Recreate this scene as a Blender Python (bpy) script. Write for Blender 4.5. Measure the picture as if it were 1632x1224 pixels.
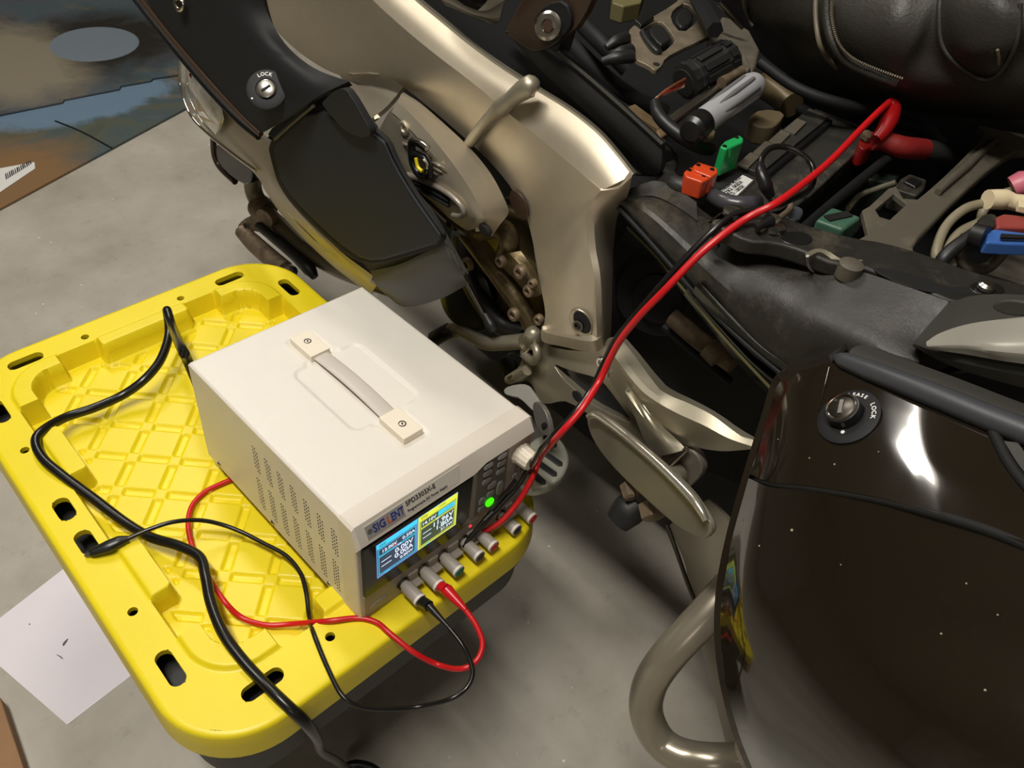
import bpy, bmesh, math, random
import numpy as np
from mathutils import Vector, Matrix, Euler
from mathutils.geometry import tessellate_polygon
random.seed(7)
for o in list(bpy.data.objects): bpy.data.objects.remove(o)
SC = bpy.context.scene
COL = SC.collection
PI = math.pi

# ------------------------------------------------------------------ camera, world, lights, exposure
FPX = 1320.252; IW, IH = 1632, 1224
CAM = Vector((-0.0241, -0.3278, 1.0845))
def _rot(y, p, r):
    return Matrix.Rotation(y, 3, 'Z') @ Matrix.Rotation(p, 3, 'X') @ Matrix.Rotation(r, 3, 'Z')
RC = _rot(-0.8337, 0.7948, 0.1192)
cd = bpy.data.cameras.new('camera'); cam = bpy.data.objects.new('camera', cd); COL.objects.link(cam)
cd.sensor_width = 36; cd.lens = 36 * FPX / IW; cd.clip_start = 0.02
cam.matrix_world = Matrix.Translation(CAM) @ RC.to_4x4()
SC.camera = cam

w = bpy.data.worlds.new('world'); SC.world = w; w.use_nodes = True
w.node_tree.nodes['Background'].inputs[0].default_value = (0.9, 0.85, 0.78, 1)
w.node_tree.nodes['Background'].inputs[1].default_value = 0.09
SC.view_settings.view_transform = 'Standard'; SC.view_settings.look = 'None'
SC.view_settings.gamma = 1; SC.view_settings.use_curve_mapping = False
SC.view_settings.exposure = 0.0

LAMPS = [((-0.26, 0.14, 2.56), 0.18, 1.15, 0, 43), ((0.72, 1.95, 2.56), 0.2, 1.2, 0, 22), ((-2.4, -2.3, 2.56), 1.2, 0.16, 0, 10)]  # third lamp is an added, unseen fill that lifts the shadows
def area(loc, sx, sy, rz, power, col=(1, 0.955, 0.885)):
    l = bpy.data.lights.new('tube_light', 'AREA'); l.shape = 'RECTANGLE'; l.size = sx; l.size_y = sy
    l.energy = power; l.color = col
    o = bpy.data.objects.new('tube_light', l); COL.objects.link(o)
    o.location = loc; o.rotation_euler = (0, 0, rz)
for (p, sx, sy, rz, e) in LAMPS:
    area((p[0], p[1], p[2] - 0.045), sx, sy, rz, e)

# ------------------------------------------------------------------ helpers
def ray(px, py):
    return RC @ Vector(((px - IW / 2) / FPX, -(py - IH / 2) / FPX, -1.0))
def PX(px, py, X):
    d = ray(px, py); return CAM + d * ((X - CAM.x) / d.x)
def PZ(px, py, Z):
    d = ray(px, py); return CAM + d * ((Z - CAM.z) / d.z)
def on_plane(px, py, o, n):
    d = ray(px, py); return CAM + d * ((o - CAM).dot(n) / d.dot(n))
def plane3(a, b, c):
    A, B, Cc = PX(*a), PX(*b), PX(*c)
    n = (B - A).cross(Cc - A).normalized()
    if n.dot(CAM - A) < 0: n = -n
    return A, n
def planeX(X): return Vector((X, 0, 0)), Vector((-1, 0, 0))
def planeZ(Z): return Vector((0, 0, Z)), Vector((0, 0, 1))

def lin(c):
    return tuple(((v / 255) / 12.92 if v / 255 <= 0.04045 else ((v / 255 + 0.055) / 1.055) ** 2.4) for v in c)
MATS = {}
def mat(name, rgb, rough=0.5, metal=0.0, var=0.0, vscale=20, rgb2=None, bump=0.0, bscale=200, coat=0.0, emit=0, spec=0.5, dust=0.0, rvar=0.0, trans=0, thr=None):
    if name in MATS: return MATS[name]
    m = bpy.data.materials.new(name); m.use_nodes = True
    nt = m.node_tree; b = nt.nodes['Principled BSDF']
    base = lin(rgb)
    b.inputs['Base Color'].default_value = (*base, 1)
    b.inputs['Roughness'].default_value = rough; b.inputs['Metallic'].default_value = metal
    b.inputs['Coat Weight'].default_value = coat; b.inputs['Coat Roughness'].default_value = 0.04
    b.inputs['Specular IOR Level'].default_value = spec
    if trans: b.inputs['Transmission Weight'].default_value = trans
    if emit:
        b.inputs['Emission Color'].default_value = (*base, 1); b.inputs['Emission Strength'].default_value = emit
    tc = nt.nodes.new('ShaderNodeTexCoord')
    def noise(scale, detail=6, rough_=0.6):
        n = nt.nodes.new('ShaderNodeTexNoise'); n.inputs['Scale'].default_value = scale
        n.inputs['Detail'].default_value = detail; n.inputs['Roughness'].default_value = rough_
        nt.links.new(tc.outputs['Object'], n.inputs['Vector']); return n
    def ramp(src, a, bb, c0, c1):
        r = nt.nodes.new('ShaderNodeValToRGB'); r.color_ramp.elements[0].position = a; r.color_ramp.elements[1].position = bb
        r.color_ramp.elements[0].color = c0; r.color_ramp.elements[1].color = c1
        nt.links.new(src, r.inputs[0]); return r
    if rgb2 is not None or var:
        c2 = lin(rgb2) if rgb2 is not None else tuple(min(1, v * (1 + var)) for v in base)
        c1 = base if rgb2 is not None else tuple(v * (1 - var) for v in base)
        n = noise(vscale)
        t0, t1 = thr if thr else (0.35, 0.68)
        r = ramp(n.outputs['Fac'], t0, t1, (*c1, 1), (*c2, 1))
        nt.links.new(r.outputs[0], b.inputs['Base Color'])
        last = r.outputs[0]
    else: last = None
    if dust:
        n = noise(16, 12, 0.8)
        r = ramp(n.outputs['Fac'], 0.5, 0.78, (0, 0, 0, 1), (dust, dust, dust, 1))
        mx = nt.nodes.new('ShaderNodeMix'); mx.data_type = 'RGBA'
        nt.links.new(r.outputs[0], mx.inputs[0])
        if last: nt.links.new(last, mx.inputs[6])
        else: mx.inputs[6].default_value = (*base, 1)
        mx.inputs[7].default_value = (*lin((150, 138, 115)), 1)
        nt.links.new(mx.outputs[2], b.inputs['Base Color'])
    if rvar:
        n = noise(vscale * 1.7, 5); r = ramp(n.outputs['Fac'], 0.3, 0.7, (max(0, rough - rvar),) * 3 + (1,), (min(1, rough + rvar),) * 3 + (1,))
        nt.links.new(r.outputs[0], b.inputs['Roughness'])
    if bump:
        n = noise(bscale, 4); bp = nt.nodes.new('ShaderNodeBump'); bp.inputs['Strength'].default_value = bump
        bp.inputs['Distance'].default_value = 0.001
        nt.links.new(n.outputs['Fac'], bp.inputs['Height']); nt.links.new(bp.outputs[0], b.inputs['Normal'])
    MATS[name] = m
    return m

def link(name, me, m=None, parent=None, sharp=40, bevel=0, seg=2):
    o = bpy.data.objects.new(name, me); COL.objects.link(o)
    if m is not None:
        me.materials.clear(); me.materials.append(m)
    for p in me.polygons: p.use_smooth = True
    try: me.set_sharp_from_angle(angle=math.radians(sharp))
    except Exception: pass
    if bevel:
        md = o.modifiers.new('bevel', 'BEVEL'); md.width = bevel; md.segments = seg; md.limit_method = 'ANGLE'
        md.angle_limit = math.radians(35); md.harden_normals = True
    if parent is not None:
        o.parent = parent
        if parent.type == 'EMPTY': o.location = -parent.location
    return o
def thing(name, label, cat, loc, group=None):
    o = bpy.data.objects.new(name, None); COL.objects.link(o); o.location = loc; o.empty_display_size = 0.05
    o['label'] = label; o['category'] = cat
    if group: o['group'] = group
    return o
def tag(o, label=None, cat=None, group=None, kind=None):
    if label: o['label'] = label
    if cat: o['category'] = cat
    if group: o['group'] = group
    if kind: o['kind'] = kind
    return o
def from_bm(name, bm, m, parent=None, **k):
    bmesh.ops.recalc_face_normals(bm, faces=bm.faces)
    me = bpy.data.meshes.new(name); bm.to_mesh(me); bm.free()
    return link(name, me, m, parent, **k)
def from_py(name, vs, fs, m, parent=None, recalc=True, **k):
    bm = bmesh.new(); vv = [bm.verts.new(v) for v in vs]
    for f in fs:
        try: bm.faces.new([vv[i] for i in f])
        except ValueError: pass
    if recalc: return from_bm(name, bm, m, parent, **k)
    me = bpy.data.meshes.new(name); bm.to_mesh(me); bm.free()
    return link(name, me, m, parent, **k)

def chaikin(pts, it=2, closed=True):
    for _ in range(it):
        out = []; n = len(pts)
        for i in range(n if closed else n - 1):
            a, b = pts[i], pts[(i + 1) % n]
            out.append(tuple(a[k] * .75 + b[k] * .25 for k in range(len(a))))
            out.append(tuple(a[k] * .25 + b[k] * .75 for k in range(len(a))))
        if not closed: out = [pts[0]] + out + [pts[-1]]
        pts = out
    return pts
def cr(pts, n, closed=False):
    """Catmull-Rom through pts (tuples or Vectors), n steps per span"""
    P = [Vector(p) for p in pts]; N = len(P); out = []
    if N == 2 and not closed: return [P[0].lerp(P[1], i / n) for i in range(n + 1)]
    for i in range(N if closed else N - 1):
        if closed: a, b, c, d = P[i - 1], P[i], P[(i + 1) % N], P[(i + 2) % N]
        else:
            b, c = P[i], P[i + 1]; a = P[i - 1] if i else b * 2 - c; d = P[i + 2] if i + 2 < N else c * 2 - b
        for k in range(n):
            t = k / n
            out.append(0.5 * ((2 * b) + (c - a) * t + (2 * a - 5 * b + 4 * c - d) * t * t + (3 * b - a - 3 * c + d) * t ** 3))
    if not closed: out.append(P[-1])
    return out

def prism(bm, pts, depth_vec, holes=()):
    """pts world verts polygon, extruded by depth_vec"""
    if holes:
        loops = [list(pts)] + [list(h) for h in holes]
        tris = tessellate_polygon([[Vector(p) for p in l] for l in loops])
        allp = [Vector(p) for l in loops for p in l]
        top = [bm.verts.new(p) for p in allp]; bot = [bm.verts.new(p + depth_vec) for p in allp]
        for t in tris:
            try: bm.faces.new([top[i] for i in t]); bm.faces.new([bot[i] for i in reversed(t)])
            except ValueError: pass
        k = 0
        for l in loops:
            n = len(l)
            for i in range(n):
                a, b = k + i, k + (i + 1) % n
                try: bm.faces.new([top[a], top[b], bot[b], bot[a]])
                except ValueError: pass
            k += n
    else:
        top = [bm.verts.new(p) for p in pts]; bot = [bm.verts.new(Vector(p) + depth_vec) for p in pts]
        bm.faces.new(top); bm.faces.new(list(reversed(bot)))
        n = len(top)
        for i in range(n): bm.faces.new([top[i], top[(i + 1) % n], bot[(i + 1) % n], bot[i]])
def plate(name, px, plane, thick, m, parent=None, smooth=1, bevel=0.002, holes=(), seg=2, extra=None):
    o, n = plane
    if n.dot(CAM - o) < 0: n = -n
    pts = chaikin(px, smooth) if smooth else px
    P = [on_plane(p[0], p[1], o, n) for p in pts]
    H = [[on_plane(p[0], p[1], o, n) for p in (chaikin(h, smooth) if smooth else h)] for h in holes]
    bm = bmesh.new(); prism(bm, P, -n * thick, H)
    return from_bm(name, bm, m, parent, bevel=bevel, seg=seg)
def sheet(name, rows, m, parent=None, thick=0.006, nu=5, nv=4, sharp=35, lin_v=False, noise=0, closed_rim=True):
    """rows: list of rows of Vectors (same length); smooth surface through them, given thickness away from the camera"""
    R = [cr(r, nu) for r in rows]
    cols = []
    for j in range(len(R[0])):
        c = [r[j] for r in R]
        if lin_v:
            cc = []
            for i in range(len(c) - 1):
                cc += [c[i].lerp(c[i + 1], k / nv) for k in range(nv)]
            cols.append(cc + [c[-1]])
        else: cols.append(cr(c, nv))
    nc, nr = len(cols), len(cols[0])
    nor = [[None] * nr for _ in range(nc)]
    for i in range(nc):
        for j in range(nr):
            du = cols[min(i + 1, nc - 1)][j] - cols[max(i - 1, 0)][j]; dv = cols[i][min(j + 1, nr - 1)] - cols[i][max(j - 1, 0)]
            nn = du.cross(dv)
            nor[i][j] = nn.normalized() if nn.length > 1e-12 else Vector((-1, 0, 0))
    s = sum(nor[i][j].dot(CAM - cols[i][j]) for i in range(nc) for j in range(nr))
    sg = 1 if s > 0 else -1
    vs = []; fs = []
    for i in range(nc):
        for j in range(nr): vs.append(cols[i][j])
    off = nc * nr
    for i in range(nc):
        for j in range(nr): vs.append(cols[i][j] - nor[i][j] * sg * thick)
    I = lambda i, j: i * nr + j
    for i in range(nc - 1):
        for j in range(nr - 1):
            q = [I(i, j), I(i + 1, j), I(i + 1, j + 1), I(i, j + 1)]
            fs.append(q); fs.append([off + k for k in reversed(q)])
    for i in range(nc - 1):
        fs.append([I(i, 0), off + I(i, 0), off + I(i + 1, 0), I(i + 1, 0)])
        fs.append([I(i, nr - 1), I(i + 1, nr - 1), off + I(i + 1, nr - 1), off + I(i, nr - 1)])
    for j in range(nr - 1):
        fs.append([I(0, j), I(0, j + 1), off + I(0, j + 1), off + I(0, j)])
        fs.append([I(nc - 1, j), off + I(nc - 1, j), off + I(nc - 1, j + 1), I(nc - 1, j + 1)])
    return from_py(name, vs, fs, m, parent, sharp=sharp)
def XR(*t):   # row of (px,py,X)
    return [PX(*p) for p in t]
def ZR(*t):
    return [PZ(*p) for p in t]
def tube_bm(bm, pts, rad, seg=12, n=6, closed=False, caps=True, flat=1.0):
    P = cr(pts, n, closed) if n > 1 else [Vector(p) for p in pts]
    N = len(P); K = len(pts)
    if isinstance(rad, (int, float)): rr = [rad] * N
    else: rr = [float(np.interp(i / (N - 1) * (K - 1), range(K), rad)) for i in range(N)]
    t0 = (P[1] - P[0]).normalized(); up = Vector((0, 0, 1)) if abs(t0.z) < .9 else Vector((1, 0, 0))
    a = t0.cross(up).normalized(); rings = []
    for i in range(N):
        t = (P[min(i + 1, N - 1)] - P[max(i - 1, 0)])
        if closed: t = P[(i + 1) % N] - P[i - 1]
        t.normalize(); a = (a - t * a.dot(t)).normalized(); b = t.cross(a)
        rings.append([bm.verts.new(P[i] + (a * math.cos(2 * PI * k / seg) + b * math.sin(2 * PI * k / seg) * flat) * rr[i]) for k in range(seg)])
    for i in range(N if closed else N - 1):
        r0, r1 = rings[i], rings[(i + 1) % N]
        for k in range(seg): bm.faces.new([r0[k], r0[(k + 1) % seg], r1[(k + 1) % seg], r1[k]])
    if caps and not closed:
        bm.faces.new(rings[0]); bm.faces.new(list(reversed(rings[-1])))
def tube(name, pts, rad, m, parent=None, seg=12, n=6, closed=False, flat=1.0):
    bm = bmesh.new(); tube_bm(bm, pts, rad, seg, n, closed, flat=flat)
    return from_bm(name, bm, m, parent, sharp=50)
def frame_of(axis):
    z = Vector(axis).normalized(); up = Vector((0, 0, 1)) if abs(z.z) < .9 else Vector((1, 0, 0))
    x = up.cross(z).normalized(); y = z.cross(x); return x, y, z
def lathe_bm(bm, o, axis, prof, seg=24, flute=0, flute_n=0):
    x, y, z = frame_of(axis); o = Vector(o); rings = []
    for (r, h) in prof:
        rg = []
        for k in range(seg):
            a = 2 * PI * k / seg; q = r * (1 + flute * math.cos(flute_n * a)) if flute else r
            rg.append(bm.verts.new(o + x * q * math.cos(a) + y * q * math.sin(a) + z * h))
        rings.append(rg)
    for i in range(len(rings) - 1):
        for k in range(seg): bm.faces.new([rings[i][k], rings[i][(k + 1) % seg], rings[i + 1][(k + 1) % seg], rings[i + 1][k]])
    bm.faces.new(list(reversed(rings[0]))); bm.faces.new(rings[-1])
def lathe(name, o, axis, prof, m, parent=None, seg=24, **k):
    bm = bmesh.new(); lathe_bm(bm, o, axis, prof, seg, **k); return from_bm(name, bm, m, parent, sharp=35)
def box_bm(bm, O, a, b, c):
    """box from corner O with edge vectors a,b,c"""
    O, a, b, c = Vector(O), Vector(a), Vector(b), Vector(c)
    v = [bm.verts.new(O + a * i + b * j + c * k) for i in (0, 1) for j in (0, 1) for k in (0, 1)]
    for f in ((0, 1, 3, 2), (4, 6, 7, 5), (0, 4, 5, 1), (2, 3, 7, 6), (0, 2, 6, 4), (1, 5, 7, 3)): bm.faces.new([v[i] for i in f])
def box(name, O, a, b, c, m, parent=None, bevel=0.001, seg=2):
    bm = bmesh.new(); box_bm(bm, O, a, b, c); return from_bm(name, bm, m, parent, bevel=bevel, seg=seg)
def wbox(name, lo, hi, m, parent=None, bevel=0.002, seg=2):
    return box(name, lo, (hi[0] - lo[0], 0, 0), (0, hi[1] - lo[1], 0), (0, 0, hi[2] - lo[2]), m, parent, bevel, seg)
def text(name, s, O, xd, yd, size, m, parent=None, ext=0.00015, align='LEFT', bold=0.0, sx=1.0):
    cu = bpy.data.curves.new('t', 'FONT'); cu.body = s; cu.size = 1; cu.align_x = align; cu.align_y = 'CENTER'; cu.resolution_u = 3
    cu.offset = bold; cu.extrude = ext / size
    ob = bpy.data.objects.new('t', cu); COL.objects.link(ob)
    bpy.context.view_layer.update()
    me = bpy.data.meshes.new_from_object(ob.evaluated_get(bpy.context.evaluated_depsgraph_get()))
    bpy.data.objects.remove(ob)
    xd = Vector(xd).normalized(); yd = Vector(yd); yd = (yd - xd * yd.dot(xd)).normalized(); zd = xd.cross(yd)
    O = Vector(O)
    for v in me.vertices:
        v.co = O + xd * v.co.x * size * sx + yd * v.co.y * size + zd * v.co.z * size
    return link(name, me, m, parent)

def rrect_sdf(x, y, cx, cy, hx, hy, r):
    qx = np.abs(x - cx) - hx + r; qy = np.abs(y - cy) - hy + r
    return np.hypot(np.maximum(qx, 0), np.maximum(qy, 0)) + np.minimum(np.maximum(qx, qy), 0) - r
def sstep(d, w):          # 1 inside (d<0) to 0 outside over width w
    t = np.clip(0.5 - d / w, 0, 1); return t * t * (3 - 2 * t)
def heightfield(x0, x1, y0, y1, step, hfun, holefun=None):
    """returns verts (N,3), faces; holefun(x,y)-> sdf (<0 removed); vertices snapped on it"""
    nx = int(round((x1 - x0) / step)) + 1; ny = int(round((y1 - y0) / step)) + 1
    X, Y = np.meshgrid(np.linspace(x0, x1, nx), np.linspace(y0, y1, ny), indexing='ij')
    if holefun is not None:
        for _ in range(2):
            d = holefun(X, Y); e = 1e-5
            gx = (holefun(X + e, Y) - d) / e; gy = (holefun(X, Y + e) - d) / e
            mk = np.abs(d) < step * 0.62
            X = np.where(mk, X - gx * d, X); Y = np.where(mk, Y - gy * d, Y)
        d = holefun(X, Y)
    Z = hfun(X, Y)
    vs = np.stack([X, Y, Z], -1).reshape(-1, 3)
    i, j = np.meshgrid(np.arange(nx - 1), np.arange(ny - 1), indexing='ij')
    a = i * ny + j; q = np.stack([a, a + ny, a + ny + 1, a + 1], -1).reshape(-1, 4)
    if holefun is not None:
        dd = d.reshape(-1)[q]; keep = (dd > -step * 0.05).sum(1) == 4
        q = q[keep]
    return vs, q
def np_mesh(name, vs, q):
    used = np.unique(q); remap = -np.ones(len(vs), int); remap[used] = np.arange(len(used))
    me = bpy.data.meshes.new(name); me.from_pydata(vs[used].tolist(), [], remap[q].tolist()); me.update(); return me

# ------------------------------------------------------------------ materials
M_floor = None
def floor_material():
    m = bpy.data.materials.new('polished_concrete'); m.use_nodes = True; nt = m.node_tree; b = nt.nodes['Principled BSDF']
    tc = nt.nodes.new('ShaderNodeTexCoord')
    def nz(s, d=8, r=0.6, dist=0):
        n = nt.nodes.new('ShaderNodeTexNoise'); n.inputs['Scale'].default_value = s; n.inputs['Detail'].default_value = d
        n.inputs['Roughness'].default_value = r; n.inputs['Distortion'].default_value = dist
        nt.links.new(tc.outputs['Object'], n.inputs['Vector']); return n
    def rp(src, st):
        r = nt.nodes.new('ShaderNodeValToRGB')
        while len(r.color_ramp.elements) < len(st): r.color_ramp.elements.new(0.5)
        for e, (p, c) in zip(r.color_ramp.elements, st): e.position = p; e.color = (*lin(c), 1)
        nt.links.new(src, r.inputs[0]); return r
    a = rp(nz(4, 10, 0.62, 0.1).outputs['Fac'], [(0.3, (152, 146, 134)), (0.5, (173, 167, 155)), (0.72, (190, 184, 173))])
    c = nz(26, 9, 0.75, 0.2)
    r2 = nt.nodes.new('ShaderNodeValToRGB'); r2.color_ramp.elements[0].position = 0.56; r2.color_ramp.elements[1].position = 0.8
    r2.color_ramp.elements[0].color = (0, 0, 0, 1); r2.color_ramp.elements[1].color = (.5, .5, .5, 1); nt.links.new(c.outputs['Fac'], r2.inputs[0])
    mx = nt.nodes.new('ShaderNodeMix'); mx.data_type = 'RGBA'; nt.links.new(r2.outputs[0], mx.inputs[0]); nt.links.new(a.outputs[0], mx.inputs[6])
    mx.inputs[7].default_value = (*lin((112, 104, 92)), 1)
    # small dark and pale specks
    v = nt.nodes.new('ShaderNodeTexVoronoi'); v.inputs['Scale'].default_value = 24; nt.links.new(tc.outputs['Object'], v.inputs['Vector'])
    r3 = nt.nodes.new('ShaderNodeValToRGB'); r3.color_ramp.elements[0].position = 0.0; r3.color_ramp.elements[0].color = (1, 1, 1, 1)
    r3.color_ramp.elements[1].position = 0.06; r3.color_ramp.elements[1].color = (0, 0, 0, 1); nt.links.new(v.outputs['Distance'], r3.inputs[0])
    mx2 = nt.nodes.new('ShaderNodeMix'); mx2.data_type = 'RGBA'; nt.links.new(r3.outputs[0], mx2.inputs[0]); nt.links.new(mx.outputs[2], mx2.inputs[6])
    nt.links.new(v.outputs['Color'], mx2.inputs[7])
    hs = nt.nodes.new('ShaderNodeHueSaturation'); hs.inputs['Saturation'].default_value = 0.15; nt.links.new(v.outputs['Color'], hs.inputs['Color']); nt.links.new(hs.outputs[0], mx2.inputs[7])
    nt.links.new(mx2.outputs[2], b.inputs['Base Color'])
    b.inputs['Roughness'].default_value = 0.42
    r4 = nt.nodes.new('ShaderNodeMapRange'); r4.inputs[3].default_value = 0.3; r4.inputs[4].default_value = 0.55
    nt.links.new(nz(8).outputs['Fac'], r4.inputs[0]); nt.links.new(r4.outputs[0], b.inputs['Roughness'])
    bp = nt.nodes.new('ShaderNodeBump'); bp.inputs['Strength'].default_value = 0.12; bp.inputs['Distance'].default_value = 0.002
    nt.links.new(nz(60, 6).outputs['Fac'], bp.inputs['Height']); nt.links.new(bp.outputs[0], b.inputs['Normal'])
    return m
M_floor = floor_material()
M_wall = mat('painted_wall', (190, 184, 172), 0.8, var=0.03, vscale=3)
M_yel = mat('yellow_plastic', (233, 212, 32), 0.38, var=0.035, vscale=7, bump=0.10, bscale=900, spec=0.45)
M_tote = mat('charcoal_tote_plastic', (50, 50, 48), 0.55, var=0.1, vscale=10)
M_case = mat('light_grey_powder_coat', (222, 217, 207), 0.42, var=0.012, vscale=30, bump=0.12, bscale=1500)
M_bez = mat('warm_grey_bezel', (214, 206, 194), 0.4)
M_front = mat('front_panel_grey', (158, 149, 139), 0.45)
M_front2 = mat('keypad_panel_grey', (104, 101, 96), 0.5)
M_btn = mat('button_grey', (140, 138, 134), 0.4)
M_btnw = mat('button_pale', (176, 178, 180), 0.35)
M_ivory = mat('ivory_plastic', (232, 222, 203), 0.35)
M_blk = mat('black_plastic', (22, 22, 22), 0.35)
M_glass = mat('black_display_window', (24, 25, 25), 0.16)
M_rubber = mat('black_rubber', (28, 28, 28), 0.45, bump=0.1, bscale=400)
M_cabk = mat('black_cable_jacket', (20, 19, 18), 0.28)
M_cabr = mat('red_silicone_jacket', (196, 22, 28), 0.35)
M_redp = mat('red_plastic', (200, 24, 34), 0.3)
M_grn = mat('green_plastic', (30, 120, 84), 0.4)
M_steel = mat('bright_steel', (190, 186, 178), 0.25, 1.0)
M_darkst = mat('dark_steel', (90, 86, 80), 0.35, 1.0)
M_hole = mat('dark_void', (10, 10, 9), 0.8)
M_gold = mat('champagne_silver_paint', (196, 186, 166), 0.50, 0.82, var=0.03, vscale=60, bump=0.1, bscale=2500)
M_cast = mat('cast_aluminium_paint', (170, 163, 144), 0.42, 0.75, var=0.04, vscale=30, bump=0.12, bscale=1500)
M_tex = mat('textured_black_plastic', (25, 26, 27), 0.55, spec=0.3, bump=0.25, bscale=2200)
M_mat2 = mat('rubberised_black_lid', (27, 30, 34), 0.6, spec=0.3, bump=0.2, bscale=1800)
M_char = mat('charcoal_fairing', (58, 57, 53), 0.5, spec=0.35, bump=0.1, bscale=2000)
M_silv = mat('silver_fairing_paint', (150, 142, 130), 0.35, 0.4)
M_dusty = mat('dusty_black_plastic', (35, 33, 29), 0.5, dust=0.32, bump=0.2, bscale=500, rvar=0.12)
M_dusty2 = mat('very_dusty_grey_plastic', (82, 77, 66), 0.6, dust=0.42, bump=0.25, bscale=300)
M_paint = mat('dark_brown_gloss_paint', (26, 21, 14), 0.10, 0.0, coat=1.0, var=.1, vscale=300)
M_trim = mat('grey_rubber_trim', (58, 60, 64), 0.45, bump=0.1)
M_leather = mat('black_leather', (50, 47, 42), 0.5, var=0.15, vscale=14, bump=0.5, bscale=350, rvar=0.08)
M_oily = mat('oily_engine_casting', (96, 82, 52), 0.4, 0.5, var=0.3, vscale=40, dust=0.4, bump=0.5, bscale=150)
M_rust = mat('weathered_steel', (124, 108, 88), 0.55, 0.6, var=0.35, vscale=60, bump=0.4, bscale=300)
M_brown = mat('brown_tinted_plastic', (58, 44, 34), 0.28, bump=0.05)
M_white = mat('white_paper', (226, 220, 226), 0.65, var=0.015, vscale=15)
M_tape = mat('black_cloth_tape', (34, 33, 31), 0.5, bump=0.8, bscale=120)
M_grime = mat('grimy_battery_plastic', (44, 43, 40), 0.5, dust=0.45, bump=0.3, bscale=200)
M_chrome = mat('chrome', (225, 222, 215), 0.08, 1.0)
M_clear = mat('clear_lens', (235, 235, 235), 0.06, trans=0.9)
M_wlabel = mat('white_label', (222, 222, 218), 0.5)
M_inkd = mat('dark_ink', (40, 38, 40), 0.6)
M_ink = mat('white_ink', (232, 230, 226), 0.5)
M_card = mat('brown_cardboard', (142, 108, 74), 0.75, var=0.1, vscale=12, bump=0.2, bscale=200)

def structure(o): o['kind'] = 'structure'; return o
# ------------------------------------------------------------------ the room
structure(wbox('floor', (-4, -4, -0.1), (5.5, 5.5, 0), M_floor, bevel=0))
structure(wbox('wall_far', (-4, 5.5, 0), (5.5, 5.6, 2.7), M_wall, bevel=0))
structure(wbox('wall_near', (-4, -4.1, 0), (5.5, -4, 2.7), M_wall, bevel=0))
structure(wbox('wall_left', (-4.1, -4, 0), (-4, 5.5, 2.7), M_wall, bevel=0))
structure(wbox('wall_right', (5.5, -4, 0), (5.6, 5.5, 2.7), M_wall, bevel=0))
dr_ = structure(wbox('added_door_1', (-3.7, 5.44, 0), (-0.4, 5.5, 2.25), mat('added_door_white', (206, 204, 198), .6), bevel=0))  # unseen door, added so the pannier paint has something pale to mirror
for i_ in range(4): wbox('added_door_panel', (-3.65, 5.425, .04 + i_ * .55), (-.45, 5.45, .55 + i_ * .55), MATS['added_door_white'], dr_, bevel=.01)
structure(wbox('ceiling', (-4.1, -4.1, 2.7), (5.6, 5.6, 2.8), M_wall, bevel=0))
M_lampglow = mat('lamp_diffuser', (255, 242, 222), 0.5, emit=4.0)
LAB = ['long ceiling tube lamp above the yellow tote', 'ceiling tube lamp at the far end of the motorcycle', 'added ceiling fill lamp behind the camera, far from the motorcycle']
for (p, sx, sy, rz, e), lb in zip(LAMPS, LAB):
    t = thing('ceiling_lamp', lb, 'lamp', Vector((p[0], p[1], p[2])))
    wbox('housing', (p[0] - sx / 2 - .03, p[1] - sy / 2 - .02, 2.585), (p[0] + sx / 2 + .03, p[1] + sy / 2 + .02, 2.7), M_case, t, bevel=.004)
    wbox('diffuser', (p[0] - sx / 2, p[1] - sy / 2, 2.56), (p[0] + sx / 2, p[1] + sy / 2, 2.586), M_lampglow, t, bevel=.004)

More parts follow.
